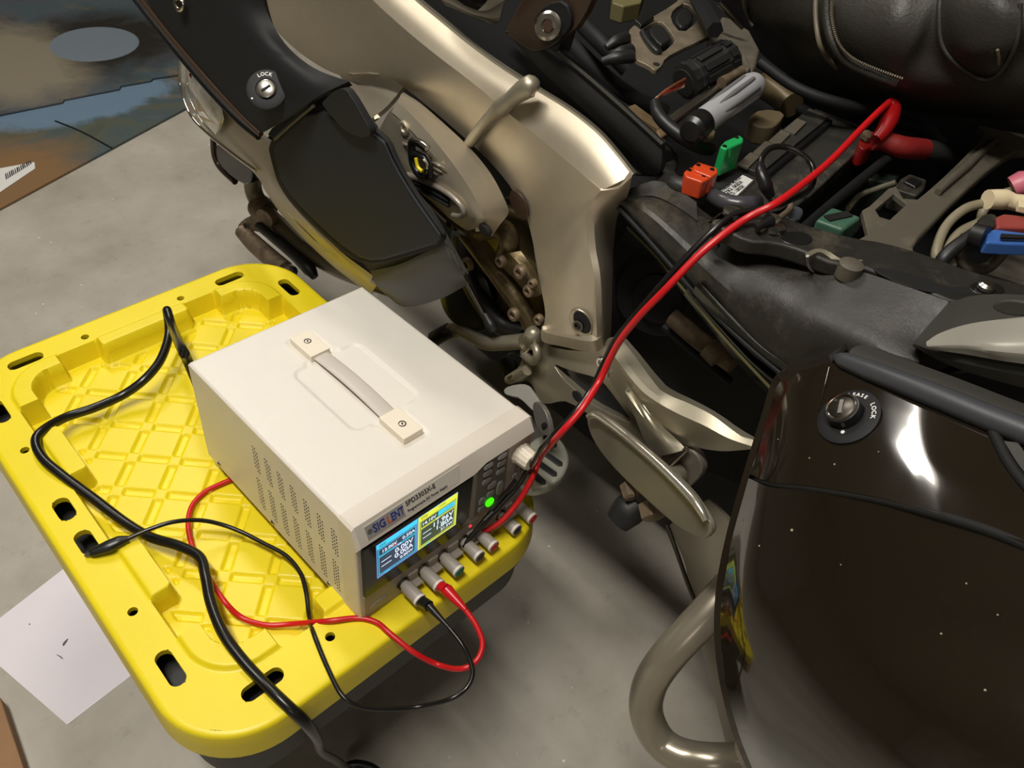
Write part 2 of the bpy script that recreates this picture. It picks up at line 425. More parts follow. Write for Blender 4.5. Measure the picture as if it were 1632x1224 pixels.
# ------------------------------------------------------------------ painted cardboard sheets, paper on the floor
def paint_material(name, base, c2, blobs):
    m = bpy.data.materials.new(name); m.use_nodes = True; nt = m.node_tree; b = nt.nodes['Principled BSDF']
    tc = nt.nodes.new('ShaderNodeTexCoord')
    def nz(s, d=6, r=.6, dist=1.0):
        n = nt.nodes.new('ShaderNodeTexNoise'); n.inputs['Scale'].default_value = s; n.inputs['Detail'].default_value = d
        n.inputs['Roughness'].default_value = r; n.inputs['Distortion'].default_value = dist
        nt.links.new(tc.outputs['Object'], n.inputs['Vector']); return n
    r = nt.nodes.new('ShaderNodeValToRGB'); cols = [base, c2, (60, 78, 84), (126, 112, 84)]
    for _ in range(2): r.color_ramp.elements.new(.5)
    for e, (p, c) in zip(r.color_ramp.elements, [(0.32, base), (0.46, c2), (0.58, (66, 84, 90)), (0.74, (128, 106, 78))]): e.position = p; e.color = (*lin(c), 1)
    nt.links.new(nz(3.2, 9, .62, 1.4).outputs['Fac'], r.inputs[0]); last = r.outputs[0]
    for (c, rad, col, soft) in blobs:      # paint shapes printed on the sheet: centre, radii
        mp = nt.nodes.new('ShaderNodeMapping'); mp.inputs['Location'].default_value = (-c[0] / rad[0], -c[1] / rad[1], 0)
        mp.inputs['Scale'].default_value = (1 / rad[0], 1 / rad[1], 0); nt.links.new(tc.outputs['Object'], mp.inputs[0])
        ln = nt.nodes.new('ShaderNodeVectorMath'); ln.operation = 'LENGTH'; nt.links.new(mp.outputs[0], ln.inputs[0])
        ad = nt.nodes.new('ShaderNodeMath'); ad.operation = 'MULTIPLY_ADD'; nt.links.new(nz(7 if soft > .1 else 2, 7, .75, .5).outputs['Fac'], ad.inputs[0])
        ad.inputs[1].default_value = 1.2 if soft > .1 else 0.0; nt.links.new(ln.outputs['Value'], ad.inputs[2])
        mr = nt.nodes.new('ShaderNodeMapRange'); o = 0.6 if soft > .1 else 0
        mr.inputs[1].default_value = 1 - soft + o; mr.inputs[2].default_value = 1 + soft + o; mr.inputs[3].default_value = 1; mr.inputs[4].default_value = 0
        nt.links.new(ad.outputs[0], mr.inputs[0])
        mx = nt.nodes.new('ShaderNodeMix'); mx.data_type = 'RGBA'; nt.links.new(mr.outputs[0], mx.inputs[0]); nt.links.new(last, mx.inputs[6]); mx.inputs[7].default_value = (*lin(col), 1)
        last = mx.outputs[2]
    nt.links.new(last, b.inputs['Base Color']); b.inputs['Roughness'].default_value = 0.5
    bp = nt.nodes.new('ShaderNodeBump'); bp.inputs['Strength'].default_value = .4; bp.inputs['Distance'].default_value = .002
    nt.links.new(nz(40).outputs['Fac'], bp.inputs['Height']); nt.links.new(bp.outputs[0], b.inputs['Normal'])
    return m
def gz(px, py, z=0.006): return PZ(px, py, z)
def flat_px(name, px, ztop, thick, m, parent=None, bevel=0.0004):
    return plate(name, px, planeZ(ztop), thick, m, parent, smooth=0, bevel=bevel)
c1 = gz(152, 73); hole_c = (c1.x, c1.y)
M_pt1 = paint_material('painted_sheet_a', (60, 60, 64), (78, 84, 90), [(hole_c, (.26, .21), (30, 26, 21), .35), ((gz(20, 100).x, gz(20, 100).y), (.17, .26), (132, 124, 106), .3), (hole_c, (.118, .118), (112, 124, 134), .02)])
M_pt2 = paint_material('painted_sheet_b', (62, 72, 66), (84, 88, 74), [((gz(130, 165).x, gz(130, 165).y), (.24, .1), (104, 128, 150), .12), ((gz(20, 320).x, gz(20, 320).y), (.2, .3), (128, 98, 64), .3)])
bd = thing('painted_board', 'lower painted cardboard sheet with torn slit and barcode label on concrete floor', 'cardboard', Vector((gz(100, 250).x, gz(100, 250).y, 0)))
flat_px('sheet', [(-80, 375), (-120, -60), (420, -60), (420, 60), (300, 170)], 0.006, 0.005, M_pt2, bd)
tube('slit', [PZ(88, 193, .0065), PZ(130, 210, .0065), PZ(178, 236, .0065)], .0025, M_hole, bd, seg=6, n=3)
lab = flat_px('barcode_label', [(0, 268), (55, 258), (56, 268), (0, 306), (-20, 312), (-20, 275)], 0.0072, 0.0008, M_wlabel, bd)
for i in range(14):
    t = i / 14; a = (8 + 42 * t, 289 - 26 * t)
    plate('barcode_bar', [(a[0], a[1] - 12 + 3 * t), (a[0] + random.choice((1, 1.8, 2.4)), a[1] - 13 + 3 * t), (a[0] + 3.4, a[1] - 4), (a[0] + 1.4, a[1] - 3)], planeZ(.0078), .0005, M_inkd, lab, smooth=0, bevel=0)
bd2 = thing('painted_board', 'upper dark painted cardboard sheet with grey-blue disc in black smudge', 'cardboard', Vector((gz(150, 80).x, gz(150, 80).y, .007)))
flat_px('sheet', [(-100, 198), (-140, -70), (430, -70), (430, 60), (285, 118), (245, 124), (240, 128), (193, 136), (190, 141), (102, 158), (100, 162), (0, 182)], 0.012, 0.0045, M_pt1, bd2)
pp = flat_px('paper_sheet', [(103, 905), (-47, 1021), (107, 1155), (257, 1040)], 0.001, 0.0008, M_white, bevel=0)
tag(pp, 'blank white square of paper on concrete left of the yellow tote', 'paper')
for (px_, r_) in (([(99, 1026), (108, 1017), (109, 1019), (101, 1031)], 0), ([(46, 994), (48, 993), (48, 996), (46, 996)], 0), ([(88, 1042), (96, 1045), (101, 1050), (100, 1051), (94, 1046)], 0)):
    plate('smudge', px_, planeZ(.0013), .0002, mat('paper_smudge', (92, 86, 88), .8), pp, smooth=1, bevel=0)
cb = plate('cardboard_box', [(0, 1110), (38, 1224), (48, 1300), (-150, 1300), (-150, 1110)], planeZ(0.03), 0.03, M_card, smooth=0)
tag(cb, 'brown cardboard edge at the bottom left corner of the floor', 'cardboard')

# ------------------------------------------------------------------ storage tote with yellow lid
LZ = 0.35
tote = thing('storage_tote', 'black storage tote with ribbed bright yellow lid holding the power supply', 'tote', Vector((.225, .297, 0)))
LX0, LX1, LY0, LY1, LR = .009, .441, -.005, .599, .08
lcx, lcy, lhx, lhy = (LX0 + LX1) / 2, (LY0 + LY1) / 2, (LX1 - LX0) / 2, (LY1 - LY0) / 2
SL = []      # slots (cx,cy,hx,hy)
for x in (.035, .415):
    for y in (.0995, .5065): SL.append((x, y, .0078, .0205))
    for y in (.276, .329): SL.append((x, y, .0085, .0165))
for y in (.033, .571):
    for x in (.089, .361): SL.append((x, y, .0205, .0078))
HL = [(.035, .174), (.035, .432), (.415, .174), (.415, .432), (.161, .571), (.289, .571), (.161, .033), (.289, .033)]
def lid_holes(x, y):
    d = np.full_like(x, 1.0)
    for (a, b, hx, hy) in SL: d = np.minimum(d, rrect_sdf(x, y, a, b, hx, hy, min(hx, hy) * .98))
    for (a, b) in HL: d = np.minimum(d, np.hypot(x - a, y - b) - .0048)
    return np.minimum(d, -(rrect_sdf(x, y, lcx, lcy, lhx - .006, lhy - .006, LR - .006)))
BLK = []
def lid_h(x, y):
    xm = .225 - np.abs(x - .225)              # fold left-right
    ym = np.where(y > .3075, .615 - y, y)     # fold near-far
    h = np.zeros_like(x)
    rec = rrect_sdf(x, y, .225, .306, .170, .250, .04)
    h = -.026 * sstep(rec, .0045)
    # blocks level with the rim, standing in the recess
    def blk(X, Y, cx, cy, hx, hy): return rrect_sdf(X, Y, cx, cy, hx, hy, .006)
    d = np.minimum(blk(x * 0 + xm, y, .058, .2125, .019, .039), blk(xm, y, .058, .4035, .019, .041))
    d = np.minimum(d, blk(x, ym, .2275, .057, .059, .0205))
    cor = np.minimum(blk(xm, ym, .058, .08, .019, .043), blk(xm, ym, .08, .057, .041, .019))
    inner = rrect_sdf(xm, ym, .2, .2, .142, .148, .045)          # rounds the corner blocks
    cor = np.maximum(cor, 0 * cor)
    corner_fill = np.maximum(rrect_sdf(xm, ym, .08, .08, .041, .043, .006), -(np.hypot(np.maximum(.098 - xm, 0), np.maximum(.1 - ym, 0)) * -1 + .022))
    cf = np.maximum(np.maximum(xm - .121, ym - .123), -(rrect_sdf(xm, ym, .277, .279, .2, .2, .028)))
    d = np.minimum(d, cf)
    bl = sstep(d, .0038)
    h = h * (1 - bl)
    # blocks stand a little proud of the rim
    area_ = np.minimum(d, 1)
    outer = rrect_sdf(x, y, .225, .306, .171, .2515, .05)
    h = h + .0050 * bl * sstep(outer, .004)
    # diamond grooves in the recess floor
    s = .068; a = (x + y - .568) / s; b = (x - y + .252) / s
    da = np.abs(a - np.round(a)) * s / 1.41421; db = np.abs(b - np.round(b)) * s / 1.41421
    fa = np.abs(b - np.round(b)) * s / 1.41421 - .0075       # beyond the node, along the a-line
    fb = np.abs(a - np.round(a)) * s / 1.41421 - .0075
    ga = sstep(np.maximum(da - .0046, -fa), .0014); gb = sstep(np.maximum(db - .0046, -fb), .0014)
    ins = sstep(rec + .010, .002) * sstep(-d + .006, .002)
    h = h - .0042 * np.maximum(ga, gb) * ins
    return h
vs, q = heightfield(LX0, LX1, LY0, LY1, .0015, lid_h, lid_holes)
vs[:, 2] += LZ
lme = np_mesh('lid', vs, q)
bm = bmesh.new(); bm.from_mesh(lme)
# rolled edge and skirt swept round the outline
def rr_outline(cx, cy, hx, hy, r, n=14):
    out = []
    for (sx, sy, a0) in ((1, 1, 0), (-1, 1, PI / 2), (-1, -1, PI), (1, -1, 1.5 * PI)):
        for k in range(n + 1):
            a = a0 + PI / 2 * k / n
            out.append((cx + sx * (hx - r) + r * math.cos(a), cy + sy * (hy - r) + r * math.sin(a)))
    return out
prof = [(-.0062, 0), (-.003, -.0004), (-.001, -.002), (0, -.005), (.0012, -.02), (.0022, -.038), (.0002, -.038), (-.001, -.006)]
rings = []
for (dr, dz) in prof:
    rings.append([bm.verts.new((x, y, LZ + dz)) for (x, y) in rr_outline(lcx, lcy, lhx + dr, lhy + dr, LR + dr)])
for i in range(len(rings) - 1):
    n = len(rings[i])
    for k in range(n): bm.faces.new([rings[i][k], rings[i][(k + 1) % n], rings[i + 1][(k + 1) % n], rings[i + 1][k]])
# walls of the slots: short collars
for (cx, cy, hx, hy) in SL:
    r = min(hx, hy) * .98; a = rr_outline(cx, cy, hx, hy, r, 6)
    t = [bm.verts.new((x, y, LZ + .0001)) for x, y in a]; u = [bm.verts.new((x, y, LZ - .007)) for x, y in a]
    for k in range(len(a)): bm.faces.new([t[k], t[(k + 1) % len(a)], u[(k + 1) % len(a)], u[k]])
for (cx, cy) in HL:
    a = [(cx + .0048 * math.cos(2 * PI * k / 16), cy + .0048 * math.sin(2 * PI * k / 16)) for k in range(16)]
    t = [bm.verts.new((x, y, LZ + .0001)) for x, y in a]; u = [bm.verts.new((x, y, LZ - .006)) for x, y in a]
    for k in range(16): bm.faces.new([t[k], t[(k + 1) % 16], u[(k + 1) % 16], u[k]])
bm.to_mesh(lme); bm.free()
lid = link('lid', lme, M_yel, tote, sharp=60)
tag(lid, 'bright yellow lid with diamond grooves and slots')
def ring_solid(name, levels, m, parent, cap_top=False):
    bm = bmesh.new(); rg = []
    for (ins, z, r) in levels:
        rg.append([bm.verts.new((x, y, z)) for (x, y) in rr_outline(lcx, lcy, lhx - ins, lhy - ins, r)])
    for i in range(len(rg) - 1):
        n = len(rg[i])
        for k in range(n): bm.faces.new([rg[i][k], rg[i][(k + 1) % n], rg[i + 1][(k + 1) % n], rg[i + 1][k]])
    bm.faces.new(rg[0]); bm.faces.new(list(reversed(rg[-1])))
    return from_bm(name, bm, m, parent, sharp=35)
ring_solid('body', [(.03, .24, .06), (.035, .235, .06), (.085, .225, .05), (.13, .1, .05), (.15, .01, .04), (.155, 0, .04)], M_tote, tote)
rimo = ring_solid('rim', [(.001, .3145, .079), (.001, .300, .079), (.010, .296, .07), (.014, .240, .06), (.03, .240, .06), (.028, .316, .06)], M_tote, tote)
for (x, y) in ((.075, .03), (.30, .03), (.075, .535), (.30, .535)):
    bmx = bmesh.new()
    sgn = 1 if y < .3 else -1
    box_bm(bmx, (x, y, .30), (.075, 0, 0), (0, .03, 0), (0, 0, -.15))
    for v in bmx.verts:
        if v.co.z < .2: v.co.y += .035 * sgn; v.co.x += .012 if v.co.x < .225 else -.004
    from_bm('handle_rib', bmx, M_tote, tote, bevel=.006)

# ------------------------------------------------------------------ bench power supply
RB = Matrix.Rotation(1, 3, Vector((-.0246, .0308, .0207)).normalized()) if False else None
_r = Vector((-.0246, .0308, .0207)); RB = Matrix.Rotation(_r.length, 3, _r.normalized())
BO = Vector((.192, .0274, LZ + .0001)); EU, EW, EH = RB.col[0], RB.col[1], RB.col[2]
def B(u, w_, h): return BO + EU * u + EW * w_ + EH * h
BW, BD, BH = .219, .2829, .1379
psu = thing('power_supply', 'light grey bench power supply with lit colour display on the yellow lid', 'power supply', BO.copy())
def bbox(name, u0, u1, w0, w1, h0, h1, m, parent=None, bevel=.001, seg=2):
    return box(name, B(u0, w0, h0), EU * (u1 - u0), EW * (w1 - w0), EH * (h1 - h0), m, parent or psu, bevel, seg)
def bprism(name, uh, w0, w1, m, parent=None, bevel=.001, smooth=0):
    """outline in the (u,h) plane extruded from w0 to w1"""
    pts = chaikin(uh, smooth) if smooth else uh
    bm = bmesh.new(); prism(bm, [B(u, w0, h) for u, h in pts], EW * (w1 - w0)); return from_bm(name, bm, m, parent or psu, bevel=bevel)
# case: side walls + pressed top
def top_h(u, w_):
    a = rrect_sdf(u, w_, .1122, .151, .0405, .054, .010)
    b = rrect_sdf(u, w_, .110, .151, .0152, .1005, .006)
    d = np.minimum(a, b)
    e = .5 * (np.abs(a - b)); d = np.where((a < .006) & (b < .006), np.minimum(d, (a + b) / 2 - .004), d)
    h = -.0018 * sstep(d, .0035)
    ed = np.minimum(np.minimum(u, BW - u), BD - w_)
    h = h - .003 * (1 - np.sqrt(np.clip(1 - (1 - np.clip(ed / .003, 0, 1)) ** 2, 0, 1)))
    return h
vs, q = heightfield(0, BW, .022, BD, .0017, top_h)
P = np.array([list(EU), list(EW), list(EH)])
vw = vs.copy(); vw[:, 2] += BH
vw = vw @ P + np.array(list(BO))
cme = bpy.data.meshes.new('case'); cme.from_pydata(vw.tolist(), [], q.tolist())
bm = bmesh.new(); bm.from_mesh(cme)
c = [B(0, .022, 0), B(BW, .022, 0), B(BW, BD, 0), B(0, BD, 0), B(0, .022, BH - .0029), B(BW, .022, BH - .0029), B(BW, BD, BH - .0029), B(0, BD, BH - .0029)]
v = [bm.verts.new(p) for p in c]
for f in ((0, 3, 2, 1), (1, 2, 6, 5), (2, 3, 7, 6), (3, 0, 4, 7), (0, 1, 5, 4)): bm.faces.new([v[i] for i in f])
bmesh.ops.recalc_face_normals(bm, faces=bm.faces)
bm.to_mesh(cme); bm.free()
tag(link('case', cme, M_case, psu, sharp=50), 'light grey sheet metal case with pressed top')
# vents on both sides
bm = bmesh.new()
for side in (0, 1):
    for colg in range(7):
        for blk_ in range(2):
            rows_ = 8 if blk_ == 0 else 10
            for r in range(rows_):
                for cc in range(3):
                    w_ = .168 - colg * .0218 - cc * .0034 + (0.002 if blk_ else 0); h = (.108 - r * .0048) if blk_ == 0 else (.059 - r * .0048)
                    if (r == 0 and cc == 2) or (r == rows_ - 1 and cc == 0): continue
                    lathe_bm(bm, B(-.0002 if side == 0 else BW - .0004, w_, h), EU, [(.00105, 0), (.00105, .0006)], 6)
tag(from_bm('vent_holes', bm, M_hole, psu), 'rows of small round vent holes', kind='stuff')
for (w_, h) in ((.2577, .006), (.1508, .006), (.0509, .006)):
    lathe('screw', B(0, w_, h), -EU, [(.0032, 0), (.0032, .0006), (.0022, .0018), (.0008, .0022)], M_steel, psu, 14)
for (u, w_) in ((.02, .262), (.199, .262)):
    lathe('foot', B(u, w_, .001), -EH, [(.011, 0), (.009, .0175)], M_rubber, psu, 18)
# bezel
bprism('front_bezel', [(0, .001), (.006, .0), (.213, 0), (BW, .001), (BW + .001, .124), (.2165, .1265), (.003, .1265), (-.001, .124)], .0, .026, M_bez, bevel=.002)
bm = bmesh.new(); rg_ = []
for u_, hb, ins in ((-.001, .112, .003), (.002, .1175, .0), (.136, .1175, .0), (.150, .1235, 0), (.2165, .1235, 0), (BW + .001, .120, .003)):
    pr_ = [(.0245, .1388 - ins * .6), (.006, .1398 - ins), (.0045, .1392 - ins), (-.0040 + ins, hb + .0022), (-.0044 + ins, hb + .0010), (-.0036 + ins, hb), (.003, hb), (.0245, hb)]
    rg_.append([bm.verts.new(B(u_, w_, h_)) for w_, h_ in pr_])
for r0, r1 in zip(rg_[:-1], rg_[1:]):
    for k_ in range(8): bm.faces.new([r0[k_], r0[(k_ + 1) % 8], r1[(k_ + 1) % 8], r1[k_]])
bm.faces.new(rg_[0]); bm.faces.new(list(reversed(rg_[-1])))
from_bm('brow', bm, M_bez, psu, sharp=25)
bprism('control_panel', [(.136, .047), (.136, .116), (.150, .122), (.2165, .122), (.2175, .040), (.14, .040)], -.0015, .002, M_front, bevel=.0008)
bprism('keypad_panel', [(.1425, .047), (.1425, .121), (.184, .1215), (.184, .047)], -.0024, .0, M_front2, bevel=.0004)
bprism('terminal_panel', [(.004, .002), (.2155, .002), (.2165, .040), (.135, .040), (.120, .037), (.004, .037)], -.0018, .002, M_front, bevel=.0008)
win = bprism('display_window', [(.0045, .0385), (.118, .0385), (.134, .053), (.1355, .115), (.006, .113), (.0045, .108)], -.0036, .001, M_glass, bevel=.001)
# lit screen, printed flat elements
W0 = -.0038
SU0, SU1, SH0, SH1 = .0185, .1155, .0578, .108
def em(n, rgb, s=1.0): return mat(n, rgb, .3, emit=s)
E_bl = em('screen_blue', (96, 140, 205), 1.0); E_cy = em('screen_cyan', (60, 205, 235), 1.0); E_ye = em('screen_yellow', (222, 232, 70), 1.0)
E_w = em('screen_white', (225, 238, 255), 1.1); E_dk = em('screen_dark', (58, 74, 98), .6); E_red = em('screen_red', (190, 60, 80), 1); E_dg = em('screen_dark_green', (72, 90, 72), .6)
scr = bbox('screen', SU0, SU1, W0, W0 + .001, SH0, SH1, E_bl, bevel=0)
k = [0]
def srect(u0, u1, h0, h1, m, lvl=1, nm='screen_field'):
    return bbox(nm, u0, u1, W0 - .00012 * lvl, W0 - .00012 * (lvl - 1), h0, h1, m, scr, bevel=0)
MU = .0665
srect(SU0 + .0003, MU - .001, .1015, SH1 - .0003, E_cy); srect(SU0 + .0012, MU - .0022, .0605, .1005, E_dk)
srect(MU + .0006, SU1 - .0003, SH0 + .0006, SH1 - .0003, E_ye); srect(MU + .0022, SU1 - .0022, .0605, .1005, E_dg, 2)
def frame_lines(u0, u1, hs, m):
    for (h0, h1) in hs:
        for (a, b, c_, d) in ((u0, u1, h0, h0 + .0006), (u0, u1, h1, h1 + .0006), (u0, u0 + .0006, h0, h1), (u1 - .0006, u1, h0, h1)):
            srect(a, b, c_, d, m, 3, 'screen_line')
frame_lines(SU0 + .002, MU - .003, [(.062, .088), (.0895, .0995)], E_cy)
frame_lines(MU + .003, SU1 - .003, [(.062, .088), (.0895, .0995)], E_ye)
def stext(s, u, h, size, m=E_w, al='RIGHT', bold=.004, sx=1.0, par=None):
    return text('screen_digits', s, B(u, W0 - .0005, h), EU, EH, size, m, par or scr, ext=.00005, align=al, bold=bold, sx=sx)
stext('12.00V', .0415, .0945, .0062); stext('0.50A', MU - .004, .0945, .0062)
stext('CV', .0465, .0892, .003)
stext('0.00V', MU - .006, .0822, .0092); stext('0.00A', MU - .006, .0745, .0092); stext('0.00W', MU - .006, .0672, .0056)
stext('14.10V', .0885, .0945, .0062); stext('CC', .0925, .0892, .003)
srect(.091, SU1 - .004, .0915, .0985, E_cy, 4); stext('1.80A', SU1 - .006, .0948, .0052, E_bl)
stext('11.96V', SU1 - .005, .0822, .0094); stext('1.80A', SU1 - .005, .0745, .0094); stext('21.5W', SU1 - .005, .0672, .0056)
stext('CH1', SU0 + .003, .1048, .0042, M_inkd, 'LEFT'); stext('CH2', MU + .003, .1048, .0042, M_inkd, 'LEFT'); stext('INDEP', .048, .1048, .003, E_bl); stext('INDEP', .1, .1048, .003, E_dg)
for (a, b) in ((SU0 + .005, .035), (MU + .006, .083)):
    for h in (.079, .072): srect(a, b, h, h + .0007, E_w, 3, 'screen_line')
    srect(a + .004, b - .002, .0588, .0600, E_cy, 3, 'screen_line')
srect(.037, .042, .0907, .0925, E_red, 4)
# brand strip
SLY = (EH * .0197 + EW * .0085).normalized(); SLN = EU.cross(SLY)
if SLN.dot(EW) > 0: SLN = -SLN
def SB(u, h, off=0.0):
    return B(u, .0045 - (.1392 - h) / .0197 * .0085, h) + SLN * off
def slab(name, uh, o0, o1, m, parent):
    bm = bmesh.new(); prism(bm, [SB(u, h, o1) for u, h in uh], SLN * (o0 - o1)); return from_bm(name, bm, m, parent, bevel=.0002)
ls = slab('label_strip', [(.010, .1215), (.0095, .1355), (.121, .1365), (.119, .1265), (.115, .1215)], -.0005, .0003, mat('label_strip_grey', (204, 197, 186), .45), psu)
pl = slab('logo_plate', [(.0110, .1225), (.0108, .1348), (.0525, .1350), (.0525, .1225)], 0, .0006, mat('logo_plate_grey', (150, 147, 144), .4), ls)
M_lb = mat('logo_blue', (44, 54, 128), .5); M_lr = mat('logo_orange', (196, 88, 60), .5)
text('logo_letters', 'SIG', SB(.0180, .1287, .0008), EU, SLY, .0112, M_lb, pl, bold=.02, sx=.85)
text('logo_letters', 'L', SB(.0332, .1287, .0008), EU, SLY, .0112, M_lr, pl, bold=.02, sx=.85)
text('logo_letters', 'ENT', SB(.0378, .1287, .0008), EU, SLY, .0112, M_lb, pl, bold=.02, sx=.68)
lathe('logo_swirl', SB(.0148, .1287, .0005), SLN, [(.0028, 0), (.0028, .0003), (.0022, .0003), (.0022, .0001)], mat('logo_swirl_grey', (110, 108, 106), .4), pl, 18)
text('model_lettering', 'SPD3303X-E', SB(.0555, .1320, .0005), EU, SLY, .0066, M_inkd, ls, bold=.01, sx=1.0)
text('model_lettering', 'Programmable DC Power Supply', SB(.0555, .1250, .0005), EU, SLY, .0038, M_inkd, ls, bold=.004, sx=.92)
# buttons
def btn(u, h, su, sh, m=M_btn, nm='button', txt=None, d=.0022):
    uh = [(u - su, h - sh), (u + su, h - sh), (u + su, h + sh), (u - su, h + sh)]
    b = bprism(nm, uh, -.0022 - d, -.002, m, bevel=.0012, smooth=2)
    return b
for i, (u, h) in enumerate(((.155, .1165), (.155, .1055), (.1545, .0940), (.1735, .1175), (.1735, .1070), (.1735, .0955))):
    btn(u, h, .0062, .0040, M_btnw if i in (0, 3) else M_btn)
btn(.163, .0815, .0062, .0045, M_btn); btn(.1755, .0680, .0050, .0105, M_btn); btn(.162, .0690, .005, .0045, M_btn)
btn(.1505, .0660, .0042, .0052); btn(.1505, .0535, .0042, .0048)
bprism('output_button', [(.157, .0505), (.167, .0505), (.168, .0600), (.157, .0610)], -.0052, -.002, em('lit_green', (60, 235, 10), 1.3), smooth=2, bevel=.001)['label'] = 'lit green output button'
for (u, h) in ((.197, .0710), (.204, .0815), (.2105, .0700), (.2125, .0775)): btn(u, h, .0040, .0042)
lathe('knob', B(.2015, -.0015, .1020), -EW, [(.0118, 0), (.0122, .002), (.0108, .004), (.0102, .0165), (.0092, .018)], M_ivory, psu, 48, flute=.035, flute_n=12)['label'] = 'ivory fluted round knob'
lathe('indicator_light', B(.1384, -.0015, .0345), -EW, [(.0017, 0), (.0017, .0012)], em('lit_red', (235, 60, 70), 1.2), psu, 12)
bprism('power_button', [(.010, .0085), (.032, .0085), (.032, .0195), (.010, .0195)], -.0030, -.001, M_front, smooth=2, bevel=.001)
# binding posts
posts = [(.0500, .0190, M_blk), (.0745, .0195, M_redp), (.1003, .0195, M_grn), (.1285, .0190, M_blk), (.1485, .0180, M_redp), (.1820, .0175, M_blk), (.2060, .0170, M_redp)]
M_post = mat('terminal_grey', (166, 158, 149), .4); M_postring = mat('terminal_ring', (226, 220, 210), .35)
for i, (u, h, mm) in enumerate(posts):
    p = lathe('binding_post', B(u, -.001, h), -EW, [(.0050, 0), (.0050, .006), (.0066, .0065), (.0068, .026), (.0064, .0285), (.0044, .0287), (.0042, .0265)], M_post, psu, 28)
    lathe('post_nut', B(u, -.001, h), -EW, [(.0074, 0), (.0074, .003), (.0052, .0032)], M_darkst, p, 8)
    lathe('post_ring', B(u, -.0265, h), -EW, [(.0069, 0), (.0069, .0025), (.0054, .0030), (.0050, .0026)], M_postring, p, 28)
    lathe('post_insert', B(u, -.0265, h), -EW, [(.0052, 0), (.0052, .0036), (.0026, .0036), (.0024, .0030)], mm, p, 20)
for (u0, u1) in ((.0565, .0685), (.082, .0945), (.108, .122), (.134, .143), (.156, .176), (.189, .2)):
    bbox('terminal_tab', u0, u1, -.012, 0, .012, .0145, M_front, bevel=.0005)
    bbox('terminal_cover', u0, u1, -.004, 0, .014, .026, M_front, bevel=.0008)
# handle
for (w0, w1) in ((.0555, .0940), (.2075, .2465)):
    hb = bbox('handle_block', .0975, .1210, w0, w1, BH - .0018, BH + .0062, M_ivory, bevel=.0007)
    hb['label'] = 'ivory handle end block'
    wc = (w0 + w1) / 2 + (.004 if w0 > .1 else -.002)
    lathe('handle_screw', B(.1093, wc, BH + .0060), EH, [(.0040, 0), (.0040, .0006), (.0030, .0008), (.0027, -.001), (.0012, -.001), (.0009, .0012)], M_darkst, hb, 20)
rows = []
for u, dh in ((.1005, 0), (.1025, .0012), (.1093, .0016), (.1165, .0012), (.1185, 0)):
    rows.append([B(u, w_, BH + hh + dh) for w_, hh in ((.088, .0015), (.105, .0030), (.125, .0045), (.150, .0052), (.175, .0045), (.195, .0030), (.213, .0015))])
sheet('carry_strap', rows, mat('strap_grey', (196, 188, 178), .4), psu, thick=.0025, nu=4, nv=2)

# ================================================================== the motorcycle
bike = thing('motorcycle', 'dusty dark brown and silver touring motorcycle with seat area opened up', 'motorcycle', Vector((.85, .1, 0)))
def P_(name, px, plane, thick, m, parent=None, **k): return plate(name, px, plane, thick, m, parent or bike, **k)
def S_(name, rows, m, parent=None, **k): return sheet(name, rows, m, parent or bike, **k)
def T_(name, pts, r, m, parent=None, **k): return tube(name, pts, r, m, parent or bike, **k)
def bolt(px, py, plane, r, m=None, parent=None, hexh=True, nm='bolt', h=.003):
    o, n = plane
    if n.dot(CAM - o) < 0: n = -n
    c = on_plane(px, py, o, n)
    b = lathe(nm, c, n, [(r, 0), (r, h * .6), (r * .85, h), (r * .5, h), (r * .42, h * .4), (r * .1, h * .35)], m or M_steel, parent or bike, 20)
    return b
# dark structure inside: engine, wheel hugger, frame
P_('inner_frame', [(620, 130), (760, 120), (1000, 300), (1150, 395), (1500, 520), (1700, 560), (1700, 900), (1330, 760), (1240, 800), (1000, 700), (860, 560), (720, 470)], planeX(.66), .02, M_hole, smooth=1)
wbox('far_side_panel', (1.28, -.9, .2), (1.30, 1.3, .78), M_tex, bike)
wbox('tray_floor', (.64, -.62, .56), (1.28, 1.2, .58), M_tex, bike)
wbox('swingarm_housing', (.70, -.75, .12), (.95, .5, .5), M_tex, bike, bevel=.03, seg=4)
# --- front fairing
fp = S_('fairing_panel', [
    XR((205, -40, .372), (262, 40, .372), (330, 120, .372), (380, 175, .372), (414, 213, .375)),
    XR((260, -40, .380), (310, 30, .380), (365, 95, .380), (420, 150, .380), (462, 185, .382)),
    XR((330, -40, .394), (380, 25, .394), (430, 80, .394), (480, 125, .394), (510, 152, .396)),
    XR((412, -40, .412), (424, 15, .412), (455, 70, .412), (500, 108, .412), (556, 130, .414))], M_tex, thick=.006, nu=5, nv=4)
T_('fairing_trim', [PX(196, -40, .372), PX(262, 46, .372), PX(335, 132, .372), PX(385, 185, .373), PX(416, 214, .376)], .0035, M_brown, seg=8)
T_('fairing_trim', [PX(186, -40, .38), PX(252, 46, .38), PX(326, 135, .38), PX(378, 190, .38), PX(412, 218, .38)], .004, M_tex, seg=8)
pl1 = plane3((330, 100, .396), (480, 120, .386), (420, 190, .392))
